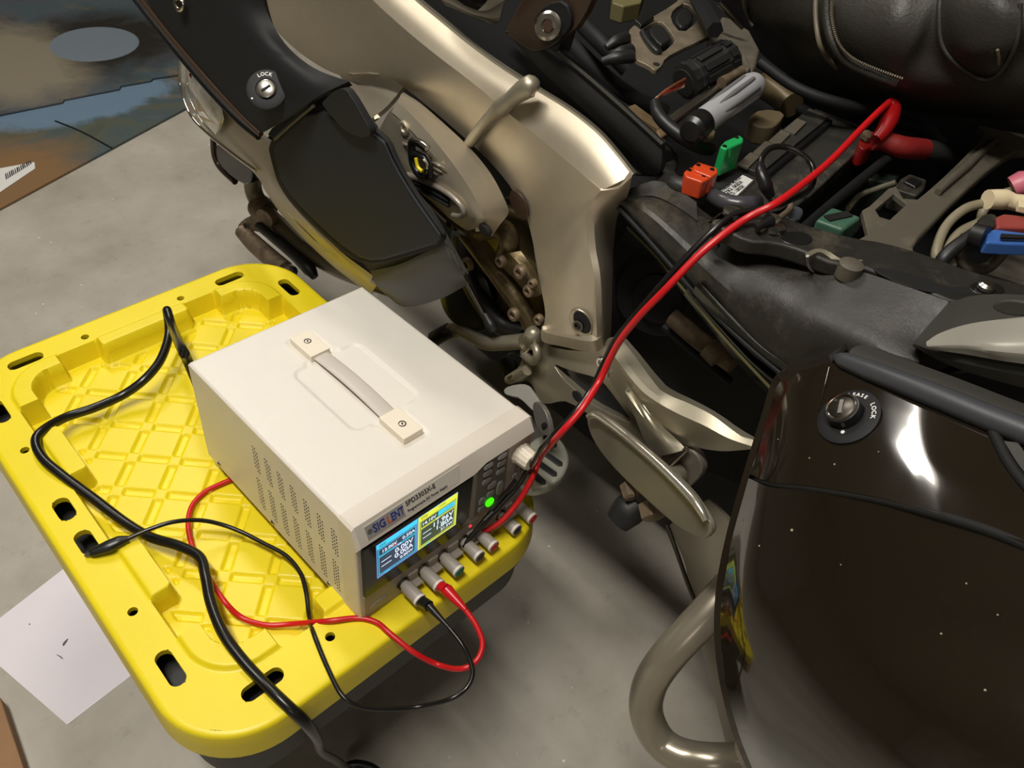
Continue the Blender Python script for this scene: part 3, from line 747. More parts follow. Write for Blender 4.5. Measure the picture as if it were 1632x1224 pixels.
def lockset(px, py, plane, r, kind=0, txt=()):
    o, n = plane
    if n.dot(CAM - o) < 0: n = -n
    c = on_plane(px, py, o, n)
    ring = lathe('lock', c, n, [(r, 0), (r, .0012), (r * .93, .0018), (r * .55, .0018), (r * .52, .001)], M_tex, bike, 40)
    ring['label'] = 'round black lock surround with white lettering'
    x0 = (on_plane(px + 5, py, o, n) - c).normalized(); y0 = n.cross(x0)
    if kind == 0:
        lathe('lock_cylinder', c, n, [(r * .46, 0), (r * .46, .0035), (r * .42, .004)], M_steel, ring, 28)
        d = (on_plane(px + 6, py - 4, o, n) - c).normalized(); e = n.cross(d)
        box('key_slot', c + n * .0036 - d * r * .26 - e * r * .07, d * r * .52, e * r * .14, n * .0008, M_hole, ring, bevel=0)
    else:
        cc = c + x0 * r * (-.08) + y0 * r * .08
        lathe('lock_collar', cc, n, [(r * .56, 0), (r * .54, .009), (r * .44, .0095), (r * .43, .006)], M_blk, ring, 32)
        lathe('lock_rim', cc, n, [(r * .50, .0088), (r * .49, .0105), (r * .44, .0108), (r * .43, .0088)], M_chrome, ring, 32)
        lathe('lock_cylinder', cc, n, [(r * .43, .006), (r * .42, .0095), (r * .38, .010)], M_darkst, ring, 28)
        d = (on_plane(px - 2, py + 10, o, n) - c).normalized(); e = n.cross(d)
        box('key_slot', cc + n * .0098 - d * r * .26 - e * r * .07, d * r * .5, e * r * .13, n * .001, M_steel, ring, bevel=0)
    for (s, a, rr, sz) in txt:
        for i, ch in enumerate(s):
            an = a - i * .26 * (sz / .22)
            p = c + (x0 * math.cos(an) + y0 * math.sin(an)) * r * rr + n * .0020
            tx = x0 * math.sin(an) - y0 * math.cos(an); ty = x0 * math.cos(an) + y0 * math.sin(an)
            text('lock_lettering', ch, p, tx, ty, r * sz * 1.15, M_ink, ring, align='CENTER', bold=.02)
    return ring, c, n, x0, y0
def facing(px, py, X, k, ix, iy):
    p = PX(px, py, X); v = (CAM - p).normalized(); t = (RC.col[0] * ix + RC.col[1] * iy).normalized()
    return p, (v * k + t * math.sqrt(1 - k * k)).normalized()
ring, c, n, x0, y0 = lockset(425, 143, facing(425, 143, .374, .93, -.5, .8), .0205, 0, [('LOCK', 2.05, .76, .22)])
lathe('lock_dot', c - x0 * .0145 - y0 * .0095 + n * .0016, n, [(.0011, 0), (.001, .0004)], M_ink, ring, 10)
# screw top-left
lathe('fairing_screw', PX(287, 6, .374), (-1, -.2, .3), [(.0085, 0), (.0085, .002), (.007, .0035), (.0045, .0035), (.004, .0015)], M_steel, bike, 24)
lathe('fairing_screw_socket', PX(287, 6, .372), (-1, -.2, .3), [(.0040, 0), (.0036, .0025)], M_darkst, bike, 6)
# indicator lens and silver lower fairing
S_('indicator_lens', [XR((288, 95, .43), (292, 150, .42), (312, 190, .415), (340, 222, .415)), XR((300, 100, .425), (318, 150, .405), (335, 185, .40), (348, 205, .40)), XR((302, 92, .43), (335, 140, .41), (345, 160, .405), (352, 190, .40))], mat('clear_indicator_lens', (196, 196, 192), .08, coat=1, var=.3, vscale=40), thick=.004, nu=5)
T_('indicator_edge', [PX(287, 95, .425), PX(288, 140, .415), PX(305, 185, .41), PX(335, 216, .41), PX(372, 246, .41), PX(408, 272, .41)], .0022, M_chrome, seg=8)
T_('indicator_bulb', [PX(306, 118, .42), PX(314, 130, .42), PX(322, 138, .42)], .0045, mat('dark_red_lens', (110, 30, 26), .2), seg=8, n=3)
S_('lower_fairing', [XR((344, 155, .412), (380, 192, .41), (418, 219, .408), (434, 236, .406), (446, 290, .402), (490, 345, .402), (540, 398, .404), (595, 440, .41)),
                     XR((343, 175, .416), (372, 215, .41), (405, 248, .41), (425, 268, .405), (440, 305, .40), (482, 352, .40), (535, 403, .404), (590, 448, .41)),
                     XR((342, 222, .43), (365, 240, .425), (395, 265, .42), (418, 292, .415), (445, 325, .41), (478, 358, .41), (530, 408, .41), (584, 452, .415))], M_silv, thick=.005, nu=5)
S_('lower_fairing_underside', [XR((410, 275, .425), (450, 330, .42), (520, 400, .42), (600, 455, .42)), XR((420, 300, .46), (455, 350, .46), (520, 415, .46), (590, 470, .46))], M_cast, thick=.004)
S_('yellow_reflector_strip', [XR((440, 318, .425), (470, 350, .42), (500, 378, .42)), XR((462, 345, .43), (480, 362, .43), (512, 384, .425))], M_yel, thick=.003)
# compartment door and its surround
S_('fairing_surround', [XR((556, 160, .43), (598, 212, .43), (618, 256, .43), (650, 300, .43), (688, 350, .43), (738, 440, .43)),
                        XR((500, 160, .425), (540, 230, .42), (570, 300, .42), (600, 360, .42), (650, 420, .42), (700, 476, .425)),
                        XR((425, 220, .415), (445, 290, .41), (500, 350, .41), (560, 412, .41), (600, 452, .41), (642, 488, .415)),
                        ], M_char, thick=.008, nu=5, nv=4)
S_('fairing_lower_lip', [XR((590, 432, .41), (640, 420, .405), (700, 392, .405), (722, 400, .41)), XR((600, 455, .408), (650, 455, .40), (710, 425, .402), (738, 440, .41)), XR((615, 470, .42), (645, 489, .415), (700, 477, .415), (748, 452, .425))], M_char, thick=.006)
pld = plane3((440, 230, .400), (600, 215, .404), (600, 410, .400))
P_('door_gasket', [(424, 224), (498, 160), (560, 195), (612, 212), (632, 262), (662, 312), (690, 350), (714, 388), (650, 410), (596, 424), (556, 414), (482, 346), (444, 300), (432, 260)], pld, .006, M_hole, smooth=2, bevel=.002)
pld2 = plane3((440, 230, .396), (600, 215, .400), (600, 410, .396))
P_('compartment_door', [(434, 228), (501, 168), (552, 203), (606, 216), (626, 262), (656, 312), (684, 352), (708, 386), (646, 404), (597, 418), (562, 408), (486, 340), (449, 296), (438, 258)], pld2, .006, M_mat2, smooth=1, bevel=.003, seg=3)
T_('door_edge', [PX(438, 222, .395), PX(470, 193, .394), PX(500, 168, .394)], .002, M_char, seg=8)
P_('dark_gap', [(420, 212), (470, 178), (540, 130), (556, 152), (578, 186), (594, 206), (590, 222), (540, 215), (500, 170), (440, 224)], plane3((440, 200, .412), (600, 130, .43), (590, 210, .42)), .01, M_hole, smooth=1)
S_('knee_recess', [XR((540, 118, .505), (590, 114, .505), (645, 136, .505)), XR((560, 150, .49), (585, 160, .49), (618, 168, .49)), XR((586, 198, .475), (590, 193, .475), (596, 186, .478))], M_gold, thick=.005)
P_('speaker_cover', [(512, 162), (545, 136), (562, 158), (580, 190), (592, 212), (584, 219), (568, 218), (546, 206), (528, 186), (514, 168)], planeX(.392), .008, M_tex, smooth=2, bevel=.003)
# --- main frame spar (champagne silver)
Tt = [(600, -60, .507), (655, -5, .507), (700, 33, .507), (745, 70, .507), (790, 103, .507), (828, 128, .507), (855, 145, .507), (905, 176, .507), (950, 212, .507), (982, 248, .507), (1007, 280, .507)]
Rg = [(545, -50, .4870), (594, 0, .4870), (640, 42, .4870), (688, 82, .4870), (735, 118, .4870), (770, 146, .4870), (802, 174, .4870), (850, 212, .4870), (893, 248, .4870), (928, 278, .4870), (957, 304, .4870)]
Md = [(470, -60, .4895), (505, 0, .4895), (540, 50, .4895), (585, 88, .4895), (640, 117, .4895), (690, 143, .4895), (740, 172, .4895), (797, 218, .4895), (846, 265, .4895), (880, 302, .4895), (905, 332, .4895)]
Lw = [(395, -60, .4960), (415, 0, .4960), (440, 48, .4960), (490, 93, .4960), (545, 121, .4960), (594, 117, .4960), (641, 137, .4960), (744, 223, .4960), (800, 280, .4960), (834, 333, .4960), (848, 380, .4960)]
Rg2 = [(944, 322, .487), (935, 352, .486), (938, 395, .484), (947, 441, .482), (950, 500, .480), (952, 540, .478)]
Md2 = [(898, 368, .488), (896, 400, .486), (900, 435, .480), (906, 470, .476), (908, 510, .473), (908, 540, .472)]
Lw2 = [(853, 410, .494), (859, 443, .490), (868, 490, .483), (868, 512, .481), (863, 528, .479), (865, 541, .478)]
bl_ = [Lw + Lw2, Md + Md2, Rg + Rg2]
S_('frame_spar', [XR(*bl_[0]), XR(*bl_[1]), XR(*bl_[2])], M_gold, thick=.005, nu=4, nv=4, lin_v=False)
S_('spar_top_facet', [XR(*Rg), XR(*[((a[0] + b[0]) / 2, (a[1] + b[1]) / 2, (a[2] + b[2]) / 2 - .002) for a, b in zip(Rg, Tt)]), XR(*Tt)], M_gold, thick=.012, nu=4, nv=3)
S_('spar_edge_flange', [XR(*[(a[0] + 3, a[1] - 3, a[2] + .003) for a in Tt]), XR(*[(a[0] + 8, a[1] - 5, a[2] + .03) for a in Tt])], M_cast, thick=.006, nu=4)
S_('spar_return', [XR((957, 304, .486), (944, 322, .487), (935, 352, .486), (938, 395, .484), (947, 441, .480), (950, 500, .476), (952, 552, .476)),
                   XR((985, 300, .494), (968, 322, .494), (955, 350, .495), (956, 395, .495), (962, 441, .49), (964, 500, .488), (962, 546, .488)),
                   XR((1007, 282, .492), (1000, 312, .510), (984, 345, .525), (978, 392, .54), (976, 441, .535), (975, 500, .53), (973, 536, .52))], M_gold, thick=.006, nu=4, nv=3)
S_('spar_foot', [XR((862, 530, .475), (866, 545, .475), (900, 553, .474), (930, 560, .474), (951, 561, .476), (963, 551, .488), (973, 537, .52)),
                 XR((864, 520, .475), (870, 530, .472), (905, 538, .468), (930, 543, .468), (948, 543, .472), (960, 535, .484), (972, 525, .52))], M_gold, thick=.008)
_sp = [o_ for o_ in bike.children if o_.name.startswith('frame_spar')][0]
_ov = [v_.co.copy() for v_ in _sp.data.vertices]
from mathutils.bvhtree import BVHTree
_t = BVHTree.FromPolygons(_ov, [tuple(p_.vertices) for p_ in _sp.data.polygons])
def SPF(px, py, off=0.0):
    d = ray(px, py).normalized(); h = _t.ray_cast(CAM, d)
    if h[0] is None: return PX(px, py, .492 - off), Vector((-1, 0, 0))
    n_ = h[1] if h[1].dot(d) < 0 else -h[1]
    return h[0] + n_ * off, n_
wb = [PX(744, 232, .486), PX(754, 221, .484), PX(770, 200, .482), PX(785, 184, .481), PX(799, 171, .481), PX(815, 158, .482), PX(832, 145, .484), PX(846, 137, .487), PX(852, 139, .491)]
T_('weld_bead', wb, [.0045, .0062, .0060, .0066, .0088, .0074, .0090, .0100, .0055], M_cast, seg=12, n=4)
def ell(cx, cy, a, b, ang, n=20):
    ca, sa = math.cos(ang), math.sin(ang)
    return [(cx + a * math.cos(2 * PI * k / n) * ca - b * math.sin(2 * PI * k / n) * sa, cy + a * math.cos(2 * PI * k / n) * sa + b * math.sin(2 * PI * k / n) * ca) for k in range(n)]
P_('spar_plug', ell(826, 327, 26, 11, 1.15), SPF(826, 327, .0012), .003, M_brown, smooth=0, bevel=.0008)
sb = P_('bolt_recess', ell(924, 516, 26, 15, 1.05), SPF(924, 516, .0022), .004, M_cast, smooth=0, bevel=.002)
P_('bolt_recess_floor', ell(927, 514, 20, 11, 1.05), SPF(924, 516, .0030), .002, M_hole, sb, smooth=0, bevel=.0005)
lathe('bolt', SPF(925, 516, .0032)[0], SPF(925, 516)[1], [(.0058, 0), (.0058, .002), (.0035, .002), (.003, .0)], M_darkst, sb, 20)
# --- cylinder head cover with the 6 badge
hO = [(640, 148, .482), (664, 160, .482), (700, 190, .482), (748, 235, .482), (783, 278, .482), (806, 322, .482), (810, 340, .482), (797, 358, .468), (784, 377, .47)]
hR = [(634, 162, .448), (655, 182, .446), (683, 212, .445), (715, 252, .445), (742, 290, .445), (762, 325, .446), (771, 345, .447), (773, 352, .45), (777, 368, .455)]
hM = [(620, 178, .443), (640, 205, .441), (668, 240, .440), (695, 278, .440), (720, 310, .440), (742, 335, .441), (752, 348, .443), (757, 355, .446), (768, 364, .452)]
hL = [(605, 205, .448), (616, 240, .446), (634, 266, .445), (655, 293, .445), (680, 315, .445), (702, 335, .446), (716, 348, .447), (742, 366, .45), (752, 366, .455)]
S_('head_cover', [XR(*hL), XR(*hM), XR(*hR)], M_gold, thick=.02, nu=4, nv=4)
hc = S_('head_cover_bevel', [XR(*hR), XR(*hO)], M_gold, thick=.012, nu=4, nv=2)
P_('head_cover_recess', ell(770, 368, 12, 6, .9), planeX(.447), .006, M_hole, smooth=0)
S_('head_cover_rim', [XR(*[(a[0] - 5, a[1] + 3, a[2] + .004) for a in hL]), XR(*[(a[0] - 2, a[1] + 10, a[2] + .03) for a in hL])], M_oily, thick=.004)
badge = T_('badge', [PX(681, 238, .432), PX(672, 230, .431), PX(658, 225, .431), (PX(656, 240, .431)), PX(659, 262, .431), PX(668, 277, .431), PX(681, 281, .431), PX(683, 268, .431), PX(677, 252, .431), PX(664, 246, .431), PX(658, 250, .431)], .0042, M_blk, seg=8, n=3)
badge['label'] = 'raised dark figure six badge'
T_('badge_edge', [PX(681, 236, .427), PX(672, 229, .427), PX(660, 225, .427)], .0030, M_chrome, badge, seg=8, n=3)
T_('badge_inlay', [PX(663, 252, .4268), PX(666, 266, .4268), PX(673, 273, .4268)], .0018, M_yel, badge, seg=6, n=3)
T_('badge_inlay', [PX(679, 276, .4268), PX(680, 264, .4268), PX(675, 254, .4268)], .0018, M_chrome, badge, seg=6, n=3)
for (a, b) in (((640, 226), (654, 234)), ((684, 256), (711, 269)), ((686, 264), (705, 275)), ((686, 272), (698, 279))):
    T_('badge_streak', [PX(*a, .4395), PX((a[0] + b[0]) / 2, (a[1] + b[1]) / 2, .4385), PX(*b, .4395)], [.0003, .0016, .0003], M_silv, seg=6, n=3)
T_('cover_rib', [PX(650, 278, .441), PX(680, 290, .4385), PX(706, 303, .4375), PX(728, 320, .4375), PX(739, 336, .439), (PX(734, 344, .44)), PX(722, 343, .441)], .0028, M_silv, seg=8, n=4)
for (a, b) in (((659, 288), (716, 320)), ((661, 297), (716, 328))):
    T_('cover_slot', [PX(*a, .4415), PX((a[0] + b[0]) / 2, (a[1] + b[1]) / 2 , .4385), PX(*b, .4395)], .0022, M_hole, seg=6, n=3)
bolt(646, 204, planeX(.4415), .0075, M_gold); bolt(719, 358, planeX(.455), .006, M_oily); bolt(728, 362, planeX(.46), .004, M_darkst)
# --- engine castings below the spar
P_('engine_case', [(712, 345), (790, 330), (850, 350), (870, 450), (872, 530), (800, 560), (765, 470)], planeX(.53), .06, M_oily, smooth=1, bevel=.008, seg=3)
T_('engine_rib', [PX(745, 370, .505), PX(790, 430, .505), PX(840, 500, .51), PX(850, 520, .51)], .012, M_oily)
T_('engine_rib', [PX(765, 368, .50), PX(800, 365, .50), PX(812, 385, .50), PX(805, 410, .505)], .011, M_oily)
S_('engine_cover', [XR((785, 415, .50), (815, 440, .50), (845, 475, .50)), XR((805, 405, .49), (835, 435, .49), (862, 470, .495)), XR((830, 400, .50), (848, 425, .50), (866, 455, .50))], M_oily, thick=.02)
for (x, y, r) in ((801, 415, .007), (832, 432, .008), (846, 462, .007), (852, 450, .005), (748, 420, .008), (822, 500, .008), (862, 508, .006)): bolt(x, y, planeX(.486), r, M_rust, h=.006)
T_('engine_hose', [PX(735, 370, .52), PX(740, 420, .52), PX(760, 470, .52), PX(800, 520, .52), PX(840, 535, .52)], .012, M_rubber)
# horn
hcn = PX(752, 480, .52)
horn = lathe('horn', hcn, (-1, -.5, .25), [(.036, -.02), (.042, -.012), (.042, 0), (.038, .004), (.030, .006), (.012, .007)], M_blk, bike, 36)
for i in range(4):
    o = hcn + Vector((.002 * i, 0, .0))
    lathe('horn_rib', hcn + Vector((-1, -.5, .25)).normalized() * (-.006 - .005 * i), (-1, -.5, .25), [(.0445, 0), (.0445, .0014)], M_tex, horn, 36)
P_('horn_bracket', [(735, 440), (770, 425), (800, 470), (780, 500), (745, 470)], planeX(.53), .02, M_rubber)
T_('linkage_rod', [PX(668, 305, .47), PX(700, 365, .47), PX(735, 435, .47), PX(770, 500, .47), PX(778, 515, .47)], .003, M_darkst, seg=8)
T_('linkage_end', [PX(772, 500, .468), PX(782, 518, .468), PX(788, 528, .468)], [.004, .0065, .005], M_rubber, seg=10)
# gear lever
T_('gear_lever', [PX(722, 524, .47), PX(740, 530, .47), PX(772, 546, .47), PX(800, 547, .475), PX(835, 544, .48)], [.006, .007, .0085, .0085, .009], M_cast, seg=10)
T_('gear_lever_peg', [PX(692, 540, .455), PX(706, 532, .46), PX(718, 526, .467)], .0095, M_rubber, seg=12, n=3)
lathe('gear_lever_washer', PX(724, 525, .468), (1, .6, .1), [(.010, -.004), (.010, .0)], M_cast, bike, 16)
# --- footrest bracket
fb = plane3((850, 560, .485), (980, 560, .485), (1000, 700, .465))
Br = [(838, 535), (852, 527), (862, 533), (864, 548), (890, 556), (948, 561), (962, 553), (966, 541), (976, 537), (990, 548), (1044, 616), (1060, 627), (1098, 645), (1132, 664), (1167, 690), (1201, 709), (1198, 717), (1151, 719), (1099, 712), (1092, 718), (1046, 731), (1038, 728), (1020, 712), (985, 690), (940, 662), (905, 640), (890, 640), (872, 645), (858, 640), (850, 615), (838, 604), (822, 611), (806, 608), (806, 600), (818, 594), (832, 578), (830, 555)]
Wn = [(880, 578), (905, 590), (950, 602), (961, 609), (982, 636), (1012, 678), (975, 660), (940, 642), (915, 620), (896, 603)]
brk = P_('footrest_bracket', Br, fb, .012, M_cast, smooth=1, bevel=.003, seg=3, holes=[Wn])
P_('bracket_window_panel', [(x, y) for x, y in [(870, 570), (905, 580), (955, 595), (970, 605), (1020, 690), (930, 650), (885, 605)]], (fb[0] - fb[1] * .009, fb[1]), .004, mat('blue_black_plastic', (26, 29, 34), .4), brk, smooth=0)
S_('bracket_top_face', [XR((984, 536, .478), (1003, 556, .470), (1046, 614, .460), (1062, 628, .458), (1098, 643, .456), (1134, 661, .456), (1168, 686, .456), (1202, 709, .458)), XR((968, 552, .462), (985, 576, .452), (1018, 618, .446), (1046, 640, .446), (1082, 660, .446), (1122, 678, .447), (1160, 698, .449), (1200, 712, .456))], M_cast, brk, thick=.006)
S_('bracket_arm_face', [XR((968, 552, .462), (985, 576, .452), (1018, 618, .446), (1046, 640, .446), (1082, 660, .446), (1122, 678, .447), (1160, 698, .449), (1200, 712, .456)), XR((962, 580, .468), (975, 612, .462), (1004, 655, .458), (1030, 680, .456), (1064, 700, .455), (1106, 712, .455), (1150, 719, .455), (1198, 716, .458))], M_cast, brk, thick=.006)
S_('bracket_strut', [XR((985, 600, .458), (1008, 655, .452), (1026, 700, .448), (1040, 728, .447)), XR((1000, 612, .450), (1028, 660, .443), (1050, 695, .440), (1066, 724, .440)), XR((1020, 640, .456), (1052, 675, .452), (1078, 700, .450), (1094, 716, .450))], M_cast, brk, thick=.006)
T_('bracket_eye', [PX(848, 548, .478), PX(856, 560, .472), PX(853, 575, .472), PX(843, 572, .474), PX(836, 560, .478)], .0048, M_cast, brk, seg=10, closed=True)
P_('eye_hole', ell(845, 562, 8, 6, 1.2), (fb[0] + fb[1] * .001, fb[1]), .003, M_hole, brk, smooth=0)
T_('bracket_boss', [PX(850, 542, .484), PX(850, 534, .479), PX(850, 529, .476), PX(850, 526, .475)], [.0115, .0105, .0075, .002], M_cast, brk, n=3)
T_('bracket_tongue', [PX(811, 605, .472), PX(826, 598, .47), PX(840, 590, .47)], [.0055, .007, .006], M_cast, brk, n=3)
P_('tongue_slot', ell(813, 601, 6, 3, -.4), plane3((806, 605, .464), (830, 595, .464), (815, 620, .462)), .003, M_steel, brk, smooth=0)
P_('bracket_drain', ell(919, 632, 11, 6, .9), (fb[0] + fb[1] * .0015, fb[1]), .003, M_hole, brk, smooth=0)
for (x, y) in ((960, 577), (965, 592)): bolt(x, y, plane3((950, 570, .466), (970, 570, .466), (960, 600, .464)), .006, M_steel)
lathe('pivot_bolt', PX(812, 580, .50), (-1, -.4, .2), [(.011, 0), (.011, .006), (.006, .008)], M_blk, bike, 20)
P_('lever_pivot_plate', [(800, 575), (812, 560), (832, 568), (838, 590), (815, 605), (800, 600)], planeX(.51), .02, M_blk)
# rider footrest with its hinge strap
rp = plane3((800, 620, .455), (860, 650, .455), (870, 690, .44))
P_('footrest_strap', [(803, 618), (822, 612), (840, 612), (848, 622), (866, 650), (864, 664), (850, 656), (828, 634), (816, 632), (803, 628)], rp, .006, mat('zinc_strap', (168, 166, 158), .4, .35), smooth=1, bevel=.001)
fs = P_('footrest_hinge', [(848, 640), (860, 643), (872, 662), (878, 695), (866, 694), (855, 680), (850, 664)], plane3((848, 640, .452), (872, 662, .446), (860, 695, .44)), .006, mat('zinc_hinge', (118, 116, 110), .4, .4), smooth=1, bevel=.001)
P_('hinge_hole', ell(866, 678, 4, 5, .5), plane3((848, 640, .4495), (872, 662, .4435), (860, 695, .4375)), .002, M_hole, fs, smooth=0)
fz = .395
fr = P_('rider_footrest', [(848, 696), (882, 690), (898, 702), (908, 725), (907, 742), (896, 762), (872, 778), (846, 783), (828, 776), (822, 740)], planeZ(fz), .012, mat('footrest_alloy', (172, 172, 158), .35, .5, bump=.1), smooth=2, bevel=.004, seg=3)
for (a, b) in (((868, 698), (884, 711)), ((866, 722), (893, 741)), ((857, 738), (884, 757)), ((846, 752), (866, 770))):
    d = (PZ(*b, fz) - PZ(*a, fz)); e = Vector((0, 0, 1)).cross(d).normalized() * .0036
    bm = bmesh.new(); prism(bm, [PZ(*a, fz) - e, PZ(*b, fz) - e, PZ(*b, fz) + d.normalized() * .003, PZ(*b, fz) + e, PZ(*a, fz) + e, PZ(*a, fz) - d.normalized() * .003], Vector((0, 0, .0022)))
    from_bm('rubber_strip', bm, M_rubber, fr, bevel=.0008)
# --- heel plate / passenger footrest seen edge-on
hp = plane3((940, 665, .445), (1110, 845, .40), (985, 750, .43))
HPo = [(934, 672), (936, 662), (948, 659), (962, 665), (985, 684), (1012, 706), (1057, 746), (1082, 770), (1102, 792), (1114, 810), (1122, 822), (1131, 838), (1132, 850), (1124, 860), (1112, 859), (1085, 846), (1048, 815), (1004, 774), (973, 742), (952, 715), (940, 693)]
hpl = P_('passenger_footrest', HPo, hp, .008, mat('brushed_grey_alloy', (146, 140, 124), .38, .45, var=.08, vscale=12), smooth=1, bevel=.003, seg=3)
hpl['label'] = 'long oval silver footrest plate'
T_('plate_edge', [PX(938, 664, .440), PX(950, 661, .439), PX(968, 671, .436), PX(1012, 706, .426), PX(1057, 746, .415), PX(1100, 790, .403), PX(1116, 812, .398), PX(1125, 830, .395)], [.003, .0042, .0045, .0045, .0045, .0045, .004, .003], mat('polished_alloy_edge', (206, 200, 184), .2, .8), hpl, seg=10, n=4)
T_('footrest_rubber', [PX(1016, 802, .44), PX(1000, 815, .43), PX(984, 832, .42)], [.016, .0165, .013], M_rubber, n=4)
P_('footrest_mount', [(1000, 780), (1014, 778), (1018, 792), (1006, 798), (997, 790)], planeX(.43), .012, M_rust)
lathe('footrest_bolt', PX(1040, 818, .43), (-.5, -.8, -.3), [(.012, -.01), (.012, .004), (.008, .006)], M_rust, bike, 6)
lathe('footrest_bolt', PX(1003, 787, .428), (-.5, -.8, -.1), [(.007, -.01), (.007, .004), (.004, .006)], M_rust, bike, 6)
P_('footrest_hanger', [(1045, 728), (1092, 714), (1108, 722), (1118, 740), (1119, 757), (1096, 780), (1080, 772), (1060, 752)], planeX(.455), .01, mat('grey_hanger_plate', (112, 106, 96), .45, .3), smooth=1)
T_('brake_spring', [PX(1058, 748, .442), PX(1075, 733, .446), PX(1094, 715, .450)], .0028, M_steel, n=2)
lathe('hanger_bolt', PX(1076, 757, .446), (-1, -.1, .3), [(.010, -.004), (.010, .006), (.006, .007)], M_cast, bike, 16)
# muffler heat shield and silencer under the pannier
S_('heat_shield', [XR((1066, 838, .49), (1085, 880, .485), (1105, 940, .48), (1135, 1010, .48)), XR((1095, 815, .49), (1118, 870, .48), (1140, 930, .475), (1165, 1000, .475)), XR((1130, 795, .50), (1160, 830, .49), (1185, 880, .49), (1205, 940, .49))], mat('dusty_heat_shield', (138, 131, 116), .5, .3, dust=.4), thick=.006)
T_('shield_edge', [PX(1062, 835, .488), PX(1078, 878, .483), (PX(1098, 935, .479)), PX(1118, 985, .478)], .0025, M_darkst, seg=8)
T_('silencer', [PX(1150, 880, .60), PX(1180, 980, .58), PX(1230, 1150, .56), PX(1290, 1400, .54)], [.045, .055, .06, .06], mat('dull_silencer_steel', (120, 112, 98), .4, .6), seg=28)
bolt(1166, 893, planeX(.47), .006, M_rust)
# dark recess parts behind the bracket
bd1 = P_('wheel_guard', [(985, 370), (1060, 330), (1270, 600), (1220, 700), (1200, 708), (1060, 625), (990, 545), (975, 450)], planeX(.585), .02, M_tex, smooth=1)
lathe('pivot_cover', PX(1046, 470, .575), (-1, -.3, .2), [(.046, -.02), (.046, 0), (.040, .008), (.030, .010)], M_tex, bike, 40)
lathe('pivot_cap', PX(1050, 475, .565), (-1, -.3, .2), [(.026, 0), (.026, .004), (.022, .006)], M_tex, bike, 32)
T_('strut', [PX(1072, 505, .55), PX(1120, 545, .55), PX(1170, 580, .55)], .010, M_rust)
T_('strut', [PX(1058, 520, .55), PX(1110, 565, .55), PX(1165, 608, .55)], .004, M_tex)
T_('strut_mount', [PX(1130, 552, .54), PX(1148, 570, .54)], .012, M_rust, n=2)
S_('lower_side_cover', [XR((985, 335, .53), (1050, 420, .53), (1120, 510, .53), (1195, 600, .53), (1240, 640, .53)), XR((1000, 320, .52), (1075, 415, .52), (1150, 505, .52), (1215, 580, .52), (1258, 612, .52))], M_tex, thick=.006)
M_gls = mat('gloss_black_slat', (26, 27, 20), .12, coat=.6)
S_('gloss_slat', [XR((1090, 470, .505), (1130, 520, .505), (1180, 585, .505), (1240, 630, .505)), XR((1094, 462, .50), (1150, 525, .50), (1200, 578, .50), (1250, 618, .50))], M_gls, thick=.005)
S_('gloss_slat', [XR((1104, 466, .50), (1150, 515, .50), (1205, 568, .50), (1262, 606, .50)), XR((1108, 455, .495), (1158, 508, .495), (1210, 560, .495), (1266, 600, .495))], M_gls, thick=.005)
T_('slat_edge', [PX(1000, 362, .515), PX(1048, 410, .51), PX(1092, 465, .503), PX(1150, 535, .50), PX(1242, 634, .50)], .0014, mat('olive_edge', (86, 82, 54), .35), seg=6)
# --- side cover below the seat
S_('side_cover', [
    XR((1010, 300, .545), (1050, 297, .55), (1095, 318, .55), (1140, 350, .55), (1200, 385, .55), (1275, 408, .55), (1370, 432, .55), (1440, 455, .55), (1512, 480, .55)),
    XR((1000, 308, .525), (1040, 315, .525), (1085, 343, .525), (1135, 380, .525), (1200, 420, .522), (1290, 468, .52), (1370, 500, .52), (1430, 525, .52), (1480, 545, .525)),
    XR((990, 318, .510), (1030, 340, .505), (1080, 385, .503), (1135, 440, .50), (1200, 490, .50), (1280, 525, .50), (1350, 550, .50), (1410, 575, .50), (1460, 590, .505)),
    XR((985, 330, .510), (1030, 378, .508), (1075, 428, .507), (1130, 490, .505), (1190, 548, .50), (1255, 602, .50), (1315, 622, .50), (1380, 640, .505), (1440, 660, .51))], M_dusty, thick=.006, nu=5, nv=4, sharp=25)
T_('cover_lower_edge', [PX(985, 330, .507), PX(1030, 379, .505), PX(1075, 430, .504), PX(1130, 492, .502), PX(1190, 550, .497), PX(1255, 604, .497)], .0022, M_tex, seg=8, n=4)
S_('side_cover_tip', [XR((1005, 300, .53), (1045, 288, .54), (1078, 300, .545), (1110, 322, .545)), XR((995, 318, .515), (1040, 312, .525), (1080, 330, .53), (1112, 352, .53))], M_dusty, thick=.005)
P_('tie_clip', [(1128, 385), (1136, 380), (1146, 392), (1140, 400), (1130, 398)], planeX(.50), .004, M_blk)
# --- tray side rail
rl = .722
rail = P_('tray_rail', [(1128, 352), (1150, 334), (1188, 322), (1212, 336), (1250, 345), (1300, 362), (1360, 378), (1405, 384), (1470, 402), (1560, 436), (1660, 458), (1660, 515), (1560, 490), (1500, 474), (1452, 448), (1400, 434), (1375, 424), (1330, 420), (1282, 400), (1235, 386), (1190, 384), (1160, 368)], planeZ(rl), .014, M_dusty, smooth=1, bevel=.003, seg=3)
P_('rail_pocket', ell(1270, 379, 26, 11, .08), planeZ(rl + .0008), .002, M_blk, rail, smooth=0)
P_('rail_slot', [(1388, 428), (1400, 424), (1480, 442), (1500, 455), (1560, 458), (1572, 470), (1500, 468), (1440, 455)], planeZ(rl + .0006), .002, M_hole, rail, smooth=1)
P_('rail_recess', ell(1574, 459, 28, 11, .1), planeZ(rl + .0012), .002, M_blk, rail, smooth=0)
